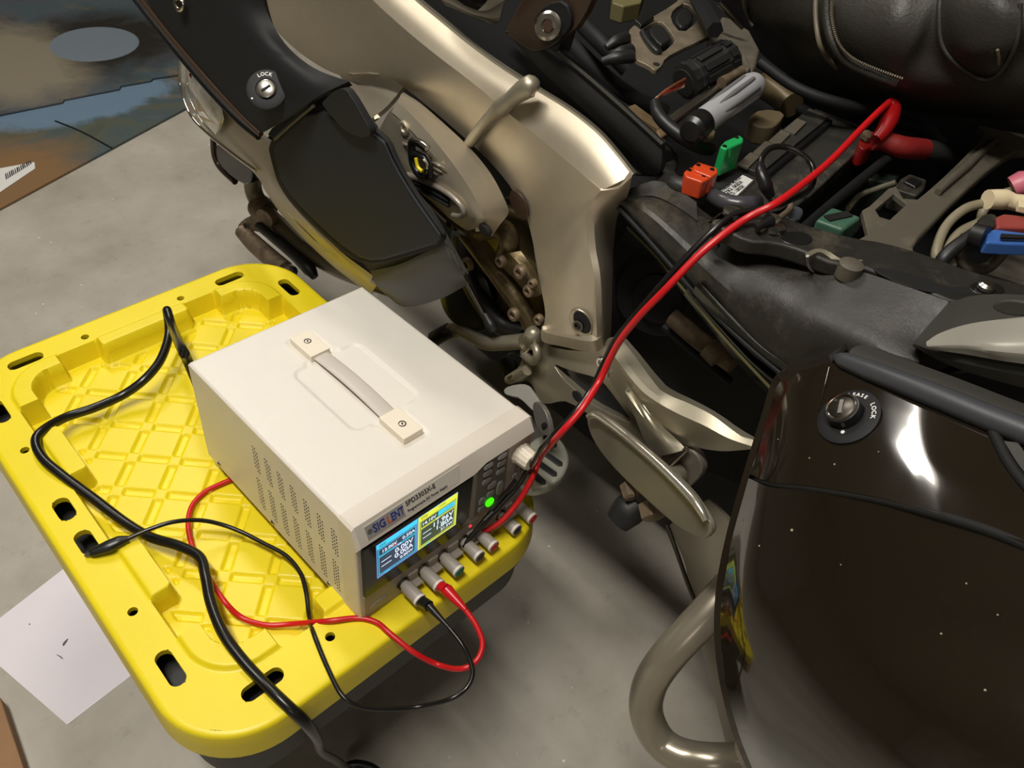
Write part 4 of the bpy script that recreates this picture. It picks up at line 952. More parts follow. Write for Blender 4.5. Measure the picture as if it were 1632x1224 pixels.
lathe('rail_bolt', PZ(1570, 459, rl + .002), (0, 0, 1), [(.0065, 0), (.0065, .003), (.004, .005)], M_steel, rail, 20)
for (x, y) in ((1169, 343), (1232, 365)):
    s_ = lathe('rail_screw', PZ(x, y, rl + .0002), (0, 0, 1), [(.0092, 0), (.0092, .0045), (.0065, .0055)], M_steel, rail, 28)
    lathe('screw_socket', PZ(x, y, rl + .0057), (0, 0, 1), [(.0042, 0), (.0040, .0004)], M_hole, s_, 6)
S_('seat_latch_scoop', [ZR((1288, 410, .725), (1308, 402, .725), (1338, 420, .72), (1375, 422, .72)), ZR((1285, 425, .705), (1302, 438, .70), (1335, 432, .70), (1370, 430, .705))], M_cast, thick=.004)
T_('latch_lip', [PZ(1287, 408, .727), PZ(1290, 425, .715), PZ(1304, 437, .70), PZ(1316, 435, .70)], .0015, M_steel, seg=6)
lathe('latch_boss', PZ(1356, 424, .722), (0, 0, 1), [(.0095, -.01), (.0095, .002), (.006, .004)], M_dusty2, bike, 24)
# --- tail cover with silver inlay
S_('tail_cover', [XR((1512, 482, .55), (1560, 470, .55), (1632, 470, .55), (1720, 480, .55)), XR((1478, 520, .52), (1540, 512, .515), (1632, 510, .51), (1720, 515, .51)), XR((1455, 548, .505), (1500, 562, .49), (1580, 578, .48), (1720, 600, .475)), XR((1462, 556, .52), (1520, 585, .50), (1600, 610, .49), (1720, 640, .485))], M_char, thick=.006)
S_('tail_silver_inlay', [XR((1476, 545, .487), (1500, 530, .494), (1550, 515, .50), (1632, 505, .50), (1720, 500, .50)), XR((1478, 552, .484), (1520, 550, .482), (1570, 552, .476), (1632, 556, .474), (1720, 560, .47)), XR((1490, 558, .486), (1540, 565, .482), (1590, 574, .476), (1632, 580, .474), (1720, 592, .47))], mat('pale_silver_paint', (164, 160, 150), .3, .3, coat=.3), thick=.005)
P_('inlay_recess', ell(1618, 492, 38, 13, .1), planeX(.50), .004, M_char, smooth=0)
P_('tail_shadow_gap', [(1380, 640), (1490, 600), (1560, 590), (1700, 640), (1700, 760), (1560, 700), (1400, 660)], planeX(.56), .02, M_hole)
# --- pannier
M_pan = M_paint
from mathutils.bvhtree import BVHTree
def nrm_at(tab, t):
    for (t0, a_), (t1, b_) in zip(tab[:-1], tab[1:]):
        if t <= t1:
            k_ = max(0, (t - t0) / (t1 - t0)); return Vector(a_).lerp(Vector(b_), k_).normalized()
    return Vector(tab[-1][1]).normalized()
def march(A, pix, tab):
    out = [A[1]]; px0 = A[0]
    for p in pix:
        n_ = nrm_at(tab, (px0[0] + p[0]) / 2)
        out.append(on_plane(p[0], p[1], out[-1], n_)); px0 = p
    return out
def grow(rows, ri, tabs, start):
    """rows: pixel rows; column ri is the spine, marched first; tabs: normal table for each row"""
    spine = [start]
    for r0, r1, tb in zip(rows[:-1], rows[1:], tabs[1:]):
        spine.append(on_plane(r1[ri][0], r1[ri][1], spine[-1], nrm_at(tb, r1[ri][0])))
    out = []
    for r, tb, S in zip(rows, tabs, spine):
        right = march((r[ri], S), r[ri + 1:], tb); left = march((r[ri], S), list(reversed(r[:ri])), tb)
        out.append(list(reversed(left[1:])) + right)
    return out
FN = (-.474, .503, .723)
tab_l = [(1195, (-.25, .85, .46)), (1250, (-.42, .58, .69)), (1300, FN), (1400, (-.52, .46, .72)), (1450, (-.66, .34, .66)), (1500, (-.75, .24, .62)), (1650, (-.78, .20, .6)), (1800, (-.8, .15, .58))]
tab_b = [(1150, (-.28, .85, .42)), (1190, (-.56, .66, .5)), (1240, (-.68, .50, .53)), (1300, (-.76, .36, .54)), (1400, (-.81, .26, .53)), (1650, (-.83, .2, .52)), (1800, (-.85, .15, .5))]
tab_c = [(t, (n_[0], n_[1], n_[2] - .14)) for t, n_ in tab_b]
tab_d = [(t, (n_[0], n_[1], n_[2] - .32)) for t, n_ in tab_b]
tab_e = [(t, (n_[0], n_[1], n_[2] - .55)) for t, n_ in tab_b]
LR_ = [[(1325, 577), (1340, 583), (1380, 599), (1412, 612), (1450, 627), (1500, 647), (1570, 676), (1660, 712), (1800, 770)],
       [(1262, 597), (1290, 610), (1340, 628), (1404, 648), (1450, 664), (1500, 684), (1570, 712), (1660, 748), (1800, 806)],
       [(1240, 612), (1268, 640), (1330, 665), (1412, 692), (1456, 706), (1500, 722), (1570, 748), (1660, 784), (1800, 842)],
       [(1222, 668), (1256, 702), (1318, 722), (1425, 746), (1466, 758), (1510, 770), (1570, 790), (1660, 826), (1800, 880)],
       [(1195, 756), (1228, 768), (1300, 776), (1400, 793), (1478, 814), (1520, 826), (1570, 842), (1660, 876), (1800, 925)]]
P0l = PX(1330, 665, .4255)
g = grow(LR_[2:], 2, [tab_l] * 3, P0l); g2 = grow(list(reversed(LR_[:3])), 2, [tab_l] * 3, P0l)
rows_l = [g2[2], g2[1]] + g
pan_lid = S_('pannier_lid', rows_l, M_paint, thick=.006, nu=6, nv=6, sharp=60)
pan_lid['label'] = 'glossy dark brown pannier lid with lock'
BR_ = [[(1193, 762), (1228, 776), (1300, 784), (1400, 801), (1478, 822), (1570, 850), (1660, 884), (1800, 933)],
       [(1164, 870), (1200, 876), (1290, 888), (1390, 905), (1470, 920), (1565, 945), (1660, 975), (1800, 1015)],
       [(1149, 965), (1186, 970), (1276, 982), (1380, 998), (1465, 1014), (1560, 1036), (1660, 1062), (1800, 1098)],
       [(1152, 1060), (1190, 1064), (1280, 1078), (1385, 1094), (1470, 1110), (1565, 1130), (1660, 1152), (1800, 1185)],
       [(1176, 1165), (1214, 1168), (1300, 1180), (1400, 1198), (1485, 1212), (1580, 1230), (1670, 1248), (1810, 1280)],
       [(1215, 1262), (1250, 1266), (1335, 1280), (1430, 1298), (1520, 1312), (1610, 1330), (1700, 1350), (1840, 1380)]]
rows_b = grow(BR_, 2, [tab_b, tab_b, tab_b, tab_c, tab_d, tab_e], rows_l[4][2] + Vector((.0, 0, -.004)))
pan = S_('pannier_body', rows_b, M_paint, thick=.006, nu=6, nv=5, sharp=60)
pan['label'] = 'glossy dark brown pannier body'
def bvh_of(obs):
    vs_ = []; fs_ = []
    for o_ in obs:
        k0 = len(vs_); vs_ += [v_.co.copy() for v_ in o_.data.vertices]; fs_ += [tuple(k0 + i for i in p_.vertices) for p_ in o_.data.polygons]
    return BVHTree.FromPolygons(vs_, fs_)
TREE = bvh_of([pan_lid, pan])
def SF(px, py, off=0.0, tree=None, want_n=False):
    d = ray(px, py).normalized(); h = (tree or TREE).ray_cast(CAM, d)
    p = h[0] if h[0] is not None else PX(px, py, .4); nn = h[1] if h[0] is not None else -d
    if nn.dot(d) > 0: nn = -nn
    return (p + nn * off, nn) if want_n else p + nn * off
inner = [[p for p in (rows_l[0][0], rows_l[1][0], rows_l[2][0], rows_l[3][0], rows_l[4][0], rows_b[1][0], rows_b[2][0], rows_b[3][0], rows_b[4][0], rows_b[5][0])]]
inner.append([p + Vector((.12, .01, -.03)) for p in inner[0]])
S_('pannier_inner_wall', inner, M_paint, thick=.005)
T_('pannier_seam', [SF(x, y, -.0012) for x, y in ((1197, 760), (1228, 771), (1298, 780), (1398, 797), (1478, 818), (1570, 846), (1655, 880))], .0034, M_hole, seg=8)
T_('pannier_top_trim', [p + Vector((.002, 0, .004)) for p in rows_l[0]], [.002, .006, .0072, .0075, .0078, .008, .0082, .0085, .0085], M_trim, seg=12)
S_('pannier_top_edge', [[p + Vector((.004, 0, .008)) for p in rows_l[0][1:]], [p + Vector((.014, .002, .008)) for p in rows_l[0][1:]], [p + Vector((.03, .0, .004)) for p in rows_l[0][1:]]], M_char, thick=.006)
T_('pannier_side_vent', [SF(1582, 688, .001), SF(1605, 735, .001), SF(1632, 772, .001), SF(1660, 800, .001)], .0032, M_hole, seg=8)
S_('pannier_vent_panel', [[SF(1600, 706, .002), SF(1622, 742, .002), SF(1650, 778, .002)], [SF(1622, 708, .002), SF(1640, 735, .002), SF(1662, 760, .002)]], M_char, thick=.003)
T_('pannier_crease', [SF(1322, 586, .0004), SF(1314, 620, .0004), SF(1304, 655, .0002)], [.0006, .0010, .0003], M_paint, seg=8)
lc, ln = SF(1353, 665, .0005, want_n=True)
ring, c, n, x0, y0 = lockset(1353, 665, (lc, ln), .0215, 1, [('RELEASE', 2.1, .80, .15), ('LOCK', .55, .80, .17)])
dn = (on_plane(1345, 691, lc, ln) - lc)
lathe('lock_dot', lc + dn + n * .0016, n, [(.0014, 0), (.0013, .0006)], M_ink, ring, 12)
for (x, y, r) in ((1262, 845, .0011), (1486, 820, .0014), (1330, 740, .0007), (1290, 730, .0006), (1400, 720, .0005), (1240, 700, .0005), (1210, 870, .0007), (1340, 900, .0005), (1500, 1010, .0007), (1570, 1100, .0008), (1540, 930, .0006), (1590, 980, .0006)):
    p_, n_ = SF(x, y, 0, want_n=True)
    lathe('dust_fleck', p_, n_, [(r, 0), (r * .7, r * .6)], mat('dust_fleck_beige', (150, 140, 116), .8), bike, 7)
# pannier guard tube
T_('pannier_guard', [PX(1260, 840, .52), PX(1175, 925, .46), PX(1120, 985, .42), PX(1065, 1045, .385), PX(1036, 1090, .372), PX(1030, 1135, .368), PX(1050, 1180, .368), PX(1090, 1205, .375), PX(1160, 1212, .40), PX(1260, 1200, .47)], .0168, mat('pewter_tube_paint', (152, 144, 128), .28, .55), seg=24)
S_('guard_lamp_cover', [XR((1172, 1182, .40), (1185, 1190, .395), (1205, 1225, .395), (1225, 1260, .40)), XR((1170, 1195, .405), (1178, 1215, .40), (1190, 1240, .40), (1200, 1270, .405))], mat('pearl_lens', (190, 180, 165), .12, coat=1, var=.25, vscale=60), thick=.004)
# --- front crash bar and foot peg block
cbm = mat('olive_grey_bar_paint', (116, 108, 90), .4, .35)
T_('crash_bar', [PX(410, 262, .50), PX(403, 285, .50), PX(406, 310, .50), PX(424, 338, .50), PX(455, 368, .50), PX(490, 400, .50), PX(540, 428, .50), PX(600, 450, .50), PX(660, 470, .53)], .0135, cbm, seg=18)
lathe('bar_clamp', PX(418, 333, .50), (PX(440, 352, .50) - PX(410, 325, .50)), [(.019, -.012), (.020, -.008), (.020, .012), (.018, .015)], M_rust, bike, 24)
pk = P_('clamp_plate', [(376, 362), (386, 350), (404, 342), (412, 330), (430, 342), (436, 360), (420, 372), (400, 368), (388, 376)], planeX(.482), .012, M_rust, smooth=1, bevel=.002)
lathe('clamp_screw', PX(391, 359, .478), (-1, -.1, .3), [(.004, 0), (.004, .001)], M_hole, pk, 12)
T_('highway_peg', [PX(385, 368, .475), PX(405, 388, .475), PX(430, 410, .475), PX(455, 430, .475)], [.012, .0145, .0145, .014], M_rust, seg=10, n=3)
lathe('peg_bolt', PX(464, 433, .475), (PX(470, 440, .47) - PX(455, 428, .475)), [(.010, -.006), (.010, .002), (.006, .004)], M_steel, bike, 20)
T_('peg_rubber', [PX(412, 360, .478), PX(440, 382, .478), PX(470, 408, .478), PX(492, 428, .478), PX(502, 442, .478)], [.007, .008, .008, .011, .006], M_rubber, seg=8)
S_('lower_skid', [XR((425, 288, .47), (470, 350, .46), (540, 405, .46)), XR((430, 320, .50), (480, 365, .50), (515, 398, .50))], mat('skid_grey', (124, 116, 100), .5), thick=.004)
P_('auxiliary_lamp', [(346, 228), (352, 232), (375, 245), (398, 262), (404, 275), (396, 298), (372, 286), (348, 262), (342, 240)], planeX(.47), .03, mat('lamp_glass_black', (24, 26, 28), .15), smooth=1, bevel=.006)
T_('lamp_housing', [PX(340, 222, .475), PX(342, 248, .475), PX(352, 268, .475), PX(375, 290, .475)], .005, M_brown, seg=8)
# --- upper frame triangle and tank edge
P_('tank_shadow_panel', [(560, -60), (830, -60), (905, 30), (890, 80), (1058, 238), (1052, 282), (1010, 280), (960, 215), (860, 140), (760, 92), (700, 38), (640, -30)], plane3((700, 20, .56), (880, 60, .575), (1040, 270, .56)), .02, M_tex, smooth=0)
S_('frame_cover', [XR((805, 50, .55), (860, 110, .55), (930, 175, .55), (1000, 240, .55), (1046, 282, .55)), XR((840, 60, .545), (890, 115, .545), (950, 170, .545), (1010, 225, .545), (1053, 268, .545)), XR((885, 84, .55), (925, 115, .55), (975, 160, .55), (1020, 195, .55), (1056, 228, .55))], M_tex, thick=.006)
T_('cover_edge', [PX(888, 84, .547), PX(930, 117, .547), PX(985, 165, .547), PX(1056, 230, .547)], .0018, M_char, seg=6)
P_('tank_side_panel', [(802, 52), (822, 18), (850, -40), (960, -40), (925, 40), (895, 62), (875, 78), (850, 84), (830, 72)], planeX(.535), .01, M_brown, smooth=1)
P_('bolt_pad', [(846, 34), (868, 6), (900, 0), (912, 34), (898, 60), (872, 70), (860, 52)], planeX(.53), .006, M_tex, smooth=1)
ob_ = lathe('tank_bolt', PX(875, 42, .526), (-1, -.3, .5), [(.0125, 0), (.0125, .003), (.010, .005), (.0055, .005), (.005, .003)], M_steel, bike, 28)
lathe('bolt_socket', PX(875, 42, .523), (-1, -.3, .5), [(.0055, 0), (.0055, .003)], M_brown, ob_, 6)
S_('tank_flank', [XR((690, -40, .50), (740, -30, .50), (830, -40, .50)), XR((705, 2, .51), (755, 20, .51), (805, 0, .51)), XR((720, 14, .52), (780, 38, .52), (795, 36, .52))], mat('gloss_tank_paint', (26, 26, 22), .05, coat=1), thick=.006)

# --- electrics tray: battery, fuses, relays
bz_ = .70
bat = P_('battery', [(1300, 172), (1388, 206), (1372, 236), (1292, 312), (1238, 350), (1128, 304), (1170, 262)], planeZ(bz_), .09, M_grime, smooth=0, bevel=.002)
P_('cell_cover', [(1176, 262), (1290, 172), (1322, 186), (1212, 276)], planeZ(bz_ + .008), .012, M_grime, bat, smooth=0, bevel=.001)
for (x, y, t) in ((1194, 250, 0), (1218, 232, 0), (1243, 214, 0), (1268, 196, 0)):
    P_('cell_cap', [(x - 18, y + 10), (x + 2, y - 8), (x + 18, y - 2), (x - 1, y + 17)], planeZ(bz_ + .0105), .003, M_dusty2, bat, smooth=0, bevel=.0006)
P_('battery_step', [(1213, 278), (1322, 188), (1328, 192), (1219, 284)], planeZ(bz_ + .006), .008, M_blk, bat, smooth=0, bevel=.001)
wl = P_('warning_label', [(1146, 306), (1186, 277), (1204, 283), (1170, 316)], planeZ(bz_ + .004), .005, M_wlabel, bat, smooth=0, bevel=0)
o_ = PZ(1152, 305, bz_ + .0042); xd = PZ(1190, 281, bz_ + .0042) - PZ(1152, 308, bz_ + .0042); yd = PZ(1152, 298, bz_ + .0042) - PZ(1152, 308, bz_ + .0042)
for i, s_ in enumerate(('CHARGING METHOD', 'QUICK: 10AX0.5H', 'STD.: 1.8AX5H')):
    d0 = PZ(1148 + i * 8, 304.5 + i * 3.3, bz_ + .0042)
    text('label_lettering', s_, d0, xd, Vector((0, 0, 1)).cross(xd), .0060, M_inkd, wl, bold=.004, sx=.62)
P_('label_top_bar', [(1184, 278), (1188, 276), (1204, 283), (1200, 286)], planeZ(bz_ + .0044), .0004, M_inkd, wl, smooth=0, bevel=0)
# terminals
P_('positive_terminal', [(1368, 222), (1386, 206), (1398, 212), (1400, 222), (1384, 238), (1370, 236)], planeZ(bz_ + .012), .02, mat('red_cover_dark', (120, 14, 16), .4), bat, smooth=1)
lathe('terminal_bolt', PZ(1380, 220, bz_ + .014), (0, -.2, 1), [(.007, 0), (.007, .005), (.003, .006)], M_rust, bat, 6)
lathe('negative_bolt', PZ(1246, 316, bz_ + .008), (-.2, -.3, 1), [(.008, 0), (.008, .006), (.003, .007)], M_steel, bat, 6)
P_('negative_lug', [(1216, 326), (1232, 318), (1252, 310), (1262, 318), (1250, 330), (1228, 336)], planeZ(bz_ + .007), .004, M_steel, bat, smooth=1)
T_('positive_battery_lead', [PZ(1390, 226, .715), PZ(1410, 226, .715), PZ(1440, 235, .712), PZ(1472, 238, .705)], [.008, .0095, .0108, .0105], mat('red_tape', (128, 28, 26), .55, bump=.8, bscale=100), seg=14)
T_('positive_lead_sleeve', [PZ(1470, 238, .705), PZ(1500, 244, .70), PZ(1530, 262, .68), PZ(1545, 290, .64)], .0105, M_tape, seg=14)
T_('negative_battery_lead', [PZ(1120, 300, .70), PZ(1150, 320, .705), PZ(1180, 326, .708), PZ(1212, 322, .71)], [.0065, .0075, .0078, .0062], mat('heat_shrink', (62, 62, 66), .28, bump=.3, bscale=80), seg=14)
T_('taped_harness', [PZ(1066, 246, .70), PZ(1064, 262, .695), PZ(1062, 282, .70), PZ(1078, 296, .705), PZ(1105, 300, .705), PZ(1132, 310, .70)], [.008, .010, .009, .0088, .0095, .007], M_tape, seg=14)
P_('harness_bracket', [(1126, 352), (1158, 332), (1175, 336), (1172, 350)], planeZ(.722), .003, M_darkst, smooth=0)
T_('small_earth_lead', [PZ(1262, 318, .715), PZ(1258, 334, .712), PZ(1245, 345, .71), PZ(1235, 352, .71)], .0028, M_rust, seg=8)
P_('square_connector', [(1214, 342), (1230, 336), (1248, 344), (1244, 356), (1228, 358)], planeZ(.728), .012, mat('bare_zinc', (150, 142, 124), .35, .7), smooth=1)
T_('push_rivet', [PZ(1205, 363, .728), PZ(1215, 358, .73), PZ(1226, 352, .73)], [.004, .003, .006], M_blk, seg=10, n=3)
P_('blue_tip', [(1248, 350), (1262, 352), (1266, 360), (1250, 362)], planeZ(.70), .012, mat('blue_plastic', (58, 92, 170), .35), smooth=0)
P_('grey_plug', [(1250, 330), (1272, 326), (1284, 336), (1272, 352), (1252, 348)], planeZ(.705), .02, mat('grey_plug_plastic', (66, 68, 74), .45), smooth=1)
# fuses
P_('fuse_box', [(1090, 285), (1112, 262), (1150, 262), (1160, 276), (1135, 302), (1112, 296)], planeZ(.70), .03, M_dusty, smooth=0)
M_fo = mat('orange_fuse', (214, 74, 34), .3, trans=.15); M_fg = mat('green_fuse', (28, 158, 84), .3)
def fuse(nm, px, z, th, m, lb):
    f = P_(nm, px, planeZ(z), th, m, smooth=0, bevel=.002, seg=3); f['label'] = lb; return f
f1 = fuse('fuse', [(1090, 273), (1100, 265), (1133, 276), (1132, 284), (1120, 290), (1093, 281)], .722, .018, M_fo, 'orange blade fuse')
f2 = fuse('fuse', [(1104, 264), (1112, 257), (1144, 267), (1145, 275), (1134, 282), (1106, 271)], .724, .018, M_fo, 'orange blade fuse')
f3 = fuse('fuse', [(1147, 233), (1155, 224), (1178, 214), (1186, 220), (1184, 226), (1158, 238)], .735, .028, M_fg, 'green blade fuse')
for (f, x, y) in ((f1, 1099, 271), (f1, 1122, 280), (f2, 1113, 263), (f2, 1135, 270), (f3, 1155, 233), (f3, 1174, 219)):
    z = {id(f1): .7222, id(f2): .7242, id(f3): .7352}[id(f)]
    lathe('fuse_contact', PZ(x, y, z), (0, 0, 1), [(.0022, 0), (.002, .0006)], M_darkst, f, 10)
P_('fuse_rib', [(1160, 238), (1163, 236), (1163, 252), (1160, 254)], planeX(.585), .004, mat('green_fuse_dark', (20, 120, 62), .3), f3, smooth=0)
# relays in the slot
def relay(px, z, m, lb):
    r = P_('relay', px, planeZ(z), .035, m, smooth=0, bevel=.003, seg=3); r['label'] = lb; return r
r1_ = relay([(1300, 350), (1326, 329), (1374, 345), (1345, 366)], .715, mat('green_relay', (58, 96, 78), .45, dust=.2), 'dusty green relay')
bm = bmesh.new(); d = PZ(1355, 340, .7155) - PZ(1317, 349, .7155); e = Vector((0, 0, 1)).cross(d).normalized() * .004
prism(bm, [PZ(1317, 349, .7155) - e, PZ(1354, 341, .7155) - e, PZ(1354, 341, .7155) + e, PZ(1317, 349, .7155) + e], Vector((0, 0, .0012))); from_bm('relay_bar', bm, M_hole, r1_, bevel=.0004)
P_('relay_holder', [(1290, 364), (1302, 352), (1350, 370), (1376, 345), (1384, 350), (1352, 384), (1340, 386)], planeZ(.695), .03, M_blk, smooth=0)
r2_ = relay([(1382, 284), (1402, 262), (1440, 272), (1424, 292)], .68, mat('dark_green_relay', (34, 44, 36), .5), 'dark green relay in shadow')
T_('tray_divider', [PZ(1272, 372, .70), PZ(1320, 330, .70), PZ(1370, 288, .70), PZ(1430, 240, .70)], .005, M_tex, seg=8)
P_('black_connector', [(1424, 300), (1436, 284), (1450, 276), (1478, 286), (1474, 300), (1462, 312)], planeZ(.71), .022, M_dusty, smooth=0, bevel=.002)
P_('connector_latch', [(1440, 288), (1452, 280), (1472, 288), (1460, 298)], planeZ(.713), .004, M_blk, smooth=0)
T_('grey_sensor_wire', [PZ(1428, 291, .70), PZ(1400, 300, .69), PZ(1370, 312, .68), PZ(1352, 332, .68)], .003, mat('olive_wire', (88, 84, 66), .5), seg=8)
# H-shaped cross brace
zb = .715
brace = P_('cross_brace', [(1556, 196), (1600, 208), (1700, 222), (1700, 262), (1632, 232), (1585, 262), (1530, 312), (1490, 352), (1456, 388), (1458, 405), (1470, 418), (1530, 432), (1520, 440), (1450, 425), (1395, 404), (1360, 384), (1390, 368), (1420, 352), (1455, 322), (1490, 294), (1540, 246), (1565, 218), (1566, 208)], planeZ(zb), .010, M_dusty2, smooth=1, bevel=.003, seg=3)
T_('brace_ridge', [PZ(1588, 222, zb + .002), PZ(1540, 264, zb + .003), PZ(1495, 306, zb + .003)], [.002, .005, .003], M_dusty2, brace, seg=10)
P_('relay_bracket', [(1374, 335), (1386, 328), (1416, 300), (1428, 296), (1440, 316), (1470, 318), (1440, 345), (1402, 380), (1384, 376)], planeZ(zb - .002), .006, M_dusty2, smooth=0, bevel=.001, holes=[[(1395, 334), (1425, 309), (1445, 325), (1418, 350), (1402, 345)]])
P_('tray_side_flange', [(1300, 340), (1380, 270), (1390, 275), (1310, 348)], planeZ(.69), .03, M_tex, smooth=0)
# right-hand connectors and cable loops
zc = .72
M_cab_g = mat('dusty_grey_cable', (132, 124, 102), .5)
T_('coiled_cable', [PZ(1578, 322, zc), PZ(1540, 332, zc), PZ(1508, 360, zc - .01), PZ(1492, 400, zc - .02), PZ(1494, 425, zc - .03)], .0042, M_cab_g, seg=10)
T_('coiled_cable', [PZ(1640, 300, zc - .02), PZ(1600, 308, zc - .02), PZ(1570, 332, zc - .02), PZ(1562, 352, zc - .03)], .0042, M_cab_g, seg=10)
T_('coiled_cable', [PZ(1566, 354, zc - .01), PZ(1530, 372, zc - .015), PZ(1512, 400, zc - .02), PZ(1515, 425, zc - .03)], .005, M_cab_g, seg=10)
T_('coiled_cable', [PZ(1540, 376, zc - .01), PZ(1528, 400, zc - .02), PZ(1545, 426, zc - .03), PZ(1575, 426, zc - .03), PZ(1606, 394, zc - .01)], .005, mat('dark_grey_cable', (86, 78, 64), .5), seg=10)
T_('coiled_cable', [PZ(1555, 372, zc), PZ(1520, 396, zc - .01), PZ(1500, 418, zc - .02), PZ(1505, 432, zc - .03)], .006, M_rubber, seg=10)
cw = T_('white_connector', [PZ(1574, 318, zc + .008), PZ(1600, 318, zc + .008), PZ(1615, 322, zc + .008), PZ(1660, 330, zc + .008)], [.0085, .009, .0072, .0095], mat('cream_plastic', (224, 208, 172), .4), seg=14, n=2)
box('connector_latch', PZ(1618, 326, zc + .014), PZ(1640, 330, zc + .014) - PZ(1618, 326, zc + .014), PZ(1620, 340, zc + .014) - PZ(1620, 328, zc + .014), Vector((0, 0, .006)), MATS['cream_plastic'], cw)
P_('red_connector', [(1588, 345), (1600, 340), (1660, 346), (1660, 364), (1590, 362)], planeZ(zc + .01), .014, mat('dull_red_connector', (150, 66, 60), .45), smooth=0)
P_('grey_connector_boot', [(1560, 342), (1590, 338), (1592, 362), (1562, 362)], planeZ(zc + .008), .014, M_dusty, smooth=1)
bcn = P_('blue_connector', [(1574, 370), (1584, 364), (1662, 374), (1662, 390), (1602, 388), (1572, 386)], planeZ(zc + .008), .012, mat('blue_connector_plastic', (62, 106, 178), .35), smooth=0)
P_('connector_slot', [(1596, 372), (1660, 376), (1660, 380), (1596, 378)], planeZ(zc + .0125), .002, M_hole, bcn, smooth=0, bevel=0)
T_('ribbed_boot', [PZ(1550, 372, zc + .004), PZ(1570, 378, zc + .006)], [.0095, .010], M_rubber, seg=12, n=3)
lathe('pink_plug', PZ(1632, 290, zc + .01), (.5, -.5, .6), [(.010, -.01), (.011, .0), (.008, .006)], mat('pink_plastic', (206, 112, 130), .4), bike, 16)
wbox('tray_end_wall', (.60, -.66, .50), (1.1, -.62, .69), M_dusty, bike)
P_('tail_inner_panel', [(1560, 430), (1600, 395), (1700, 390), (1700, 480), (1640, 455)], planeZ(.66), .01, mat('dusty_inner_panel', (84, 80, 70), .6, dust=.5), smooth=0)

# --- suspension / ECU area at the top
zt = .70
mb = P_('metal_bracket', [(1000, 50), (1012, 38), (1030, 32), (1072, 8), (1090, -10), (1122, -14), (1146, 50), (1108, 68), (1086, 78), (1060, 92), (1056, 104), (1044, 113), (1034, 104), (1012, 95), (1004, 78), (1008, 66)], planeZ(.745), .005, mat('dirty_aluminium', (150, 138, 118), .42, .6, var=.2, vscale=60, bump=.3), smooth=1, bevel=.001,
        holes=[[(1020, 50), (1032, 40), (1046, 34), (1058, 36), (1076, 62), (1072, 70), (1056, 84), (1046, 84)], [(1068, 30), (1074, 14), (1094, 2), (1112, 26), (1112, 34), (1086, 54)]])
P_('rubber_pad', [(1032, 48), (1044, 38), (1056, 38), (1072, 60), (1060, 68), (1052, 72)], planeZ(.748), .012, M_rubber, mb, smooth=1, bevel=.003)
P_('rubber_pad', [(1072, 28), (1094, 8), (1110, 28), (1088, 46)], planeZ(.748), .012, M_rubber, mb, smooth=1, bevel=.003)
T_('rubber_loop', [PZ(1024, 52, .748), PZ(1032, 66, .748), PZ(1044, 80, .748), PZ(1052, 84, .746)], .0035, M_rubber, mb, seg=8)
lathe('bracket_hole', PZ(1046, 102, .7455), (0, 0, 1), [(.0035, 0), (.0034, .0003)], M_hole, mb, 14)
for (a, b) in (((966, 76), (998, 60)), ((972, 92), (1006, 80)), ((960, 98), (1008, 90))):
    T_('rubber_finger', [PZ(*a, .74), PZ((a[0] + b[0]) / 2, (a[1] + b[1]) / 2 - 2, .745), PZ(*b, .745)], [.004, .0065, .0065], M_rubber, seg=10, n=4)
P_('bracket_clip', [(1010, 30), (1030, 18), (1044, 26), (1022, 40)], planeZ(.75), .01, M_blk, smooth=0)
T_('rubber_strap', [PZ(1098, -30, .77), PZ(1118, 10, .775), PZ(1140, 48, .775)], .0085, M_tex, seg=6, n=3)
ec = P_('sensor_housing', [(1130, 58), (1146, 46), (1150, 24), (1168, 30), (1196, 48), (1212, 78), (1206, 104), (1200, 116), (1180, 98), (1172, 86), (1150, 74), (1130, 68)], planeZ(.745), .03, M_dusty2, smooth=0, bevel=.004, seg=3)
P_('housing_rib', [(1178, 84), (1188, 86), (1198, 108), (1192, 112), (1176, 96)], planeZ(.749), .005, M_dusty2, ec, smooth=0)
xd = PZ(1192, 68, .7455) - PZ(1150, 60, .7455)
for i in range(3):
    text('moulded_lettering', ('BQ7712', '31 04', 'ABS PBT')[i], PZ(1148 + i * 4, 58 + i * 7, .7455), xd, Vector((0, 0, 1)).cross(xd), .008, M_dusty, ec) if False else None
# ribbed barrel connector
ax = PZ(1160, 90, .74) - PZ(1086, 132, .725)
c0 = PZ(1090, 132, .735)
L_ = ax.length
rb = lathe('ribbed_connector', c0, ax, [(.014, 0), (.0185, .002), (.0185, .007), (.0165, .008), (.0165, .011), (.0175, .012), (.0175, .015), (.016, .016), (.0165, .045), (.0170, .048), (.0175, .05), (.0175, L_ * .95), (.015, L_ * .98)], M_rubber, bike, 36, flute=.035, flute_n=12)
lathe('connector_cavity', c0 - ax.normalized() * .001, -ax, [(.0140, -.001), (.0135, .0)], M_hole, rb, 24)
x_, y_, z_ = frame_of(ax)
for k_ in range(9):
    a = 2 * PI * k_ / 9 + .2; rd = x_ * math.cos(a) + y_ * math.sin(a); tg = z_.cross(rd)
    box('barrel_rib', c0 + z_ * .018 + rd * .0155 - tg * .0036, z_ * .03, tg * .0072, rd * .003, M_rubber, rb, bevel=.0008)
    box('barrel_rib', c0 + z_ * .052 + rd * .0165 - tg * .0045, z_ * (L_ * .9 - .052), tg * .009, rd * .003, M_tex, rb, bevel=.0008)
bpts = [PZ(1090, 135, .745), PZ(1068, 142, .75), PZ(1050, 152, .748), PZ(1044, 166, .742)]
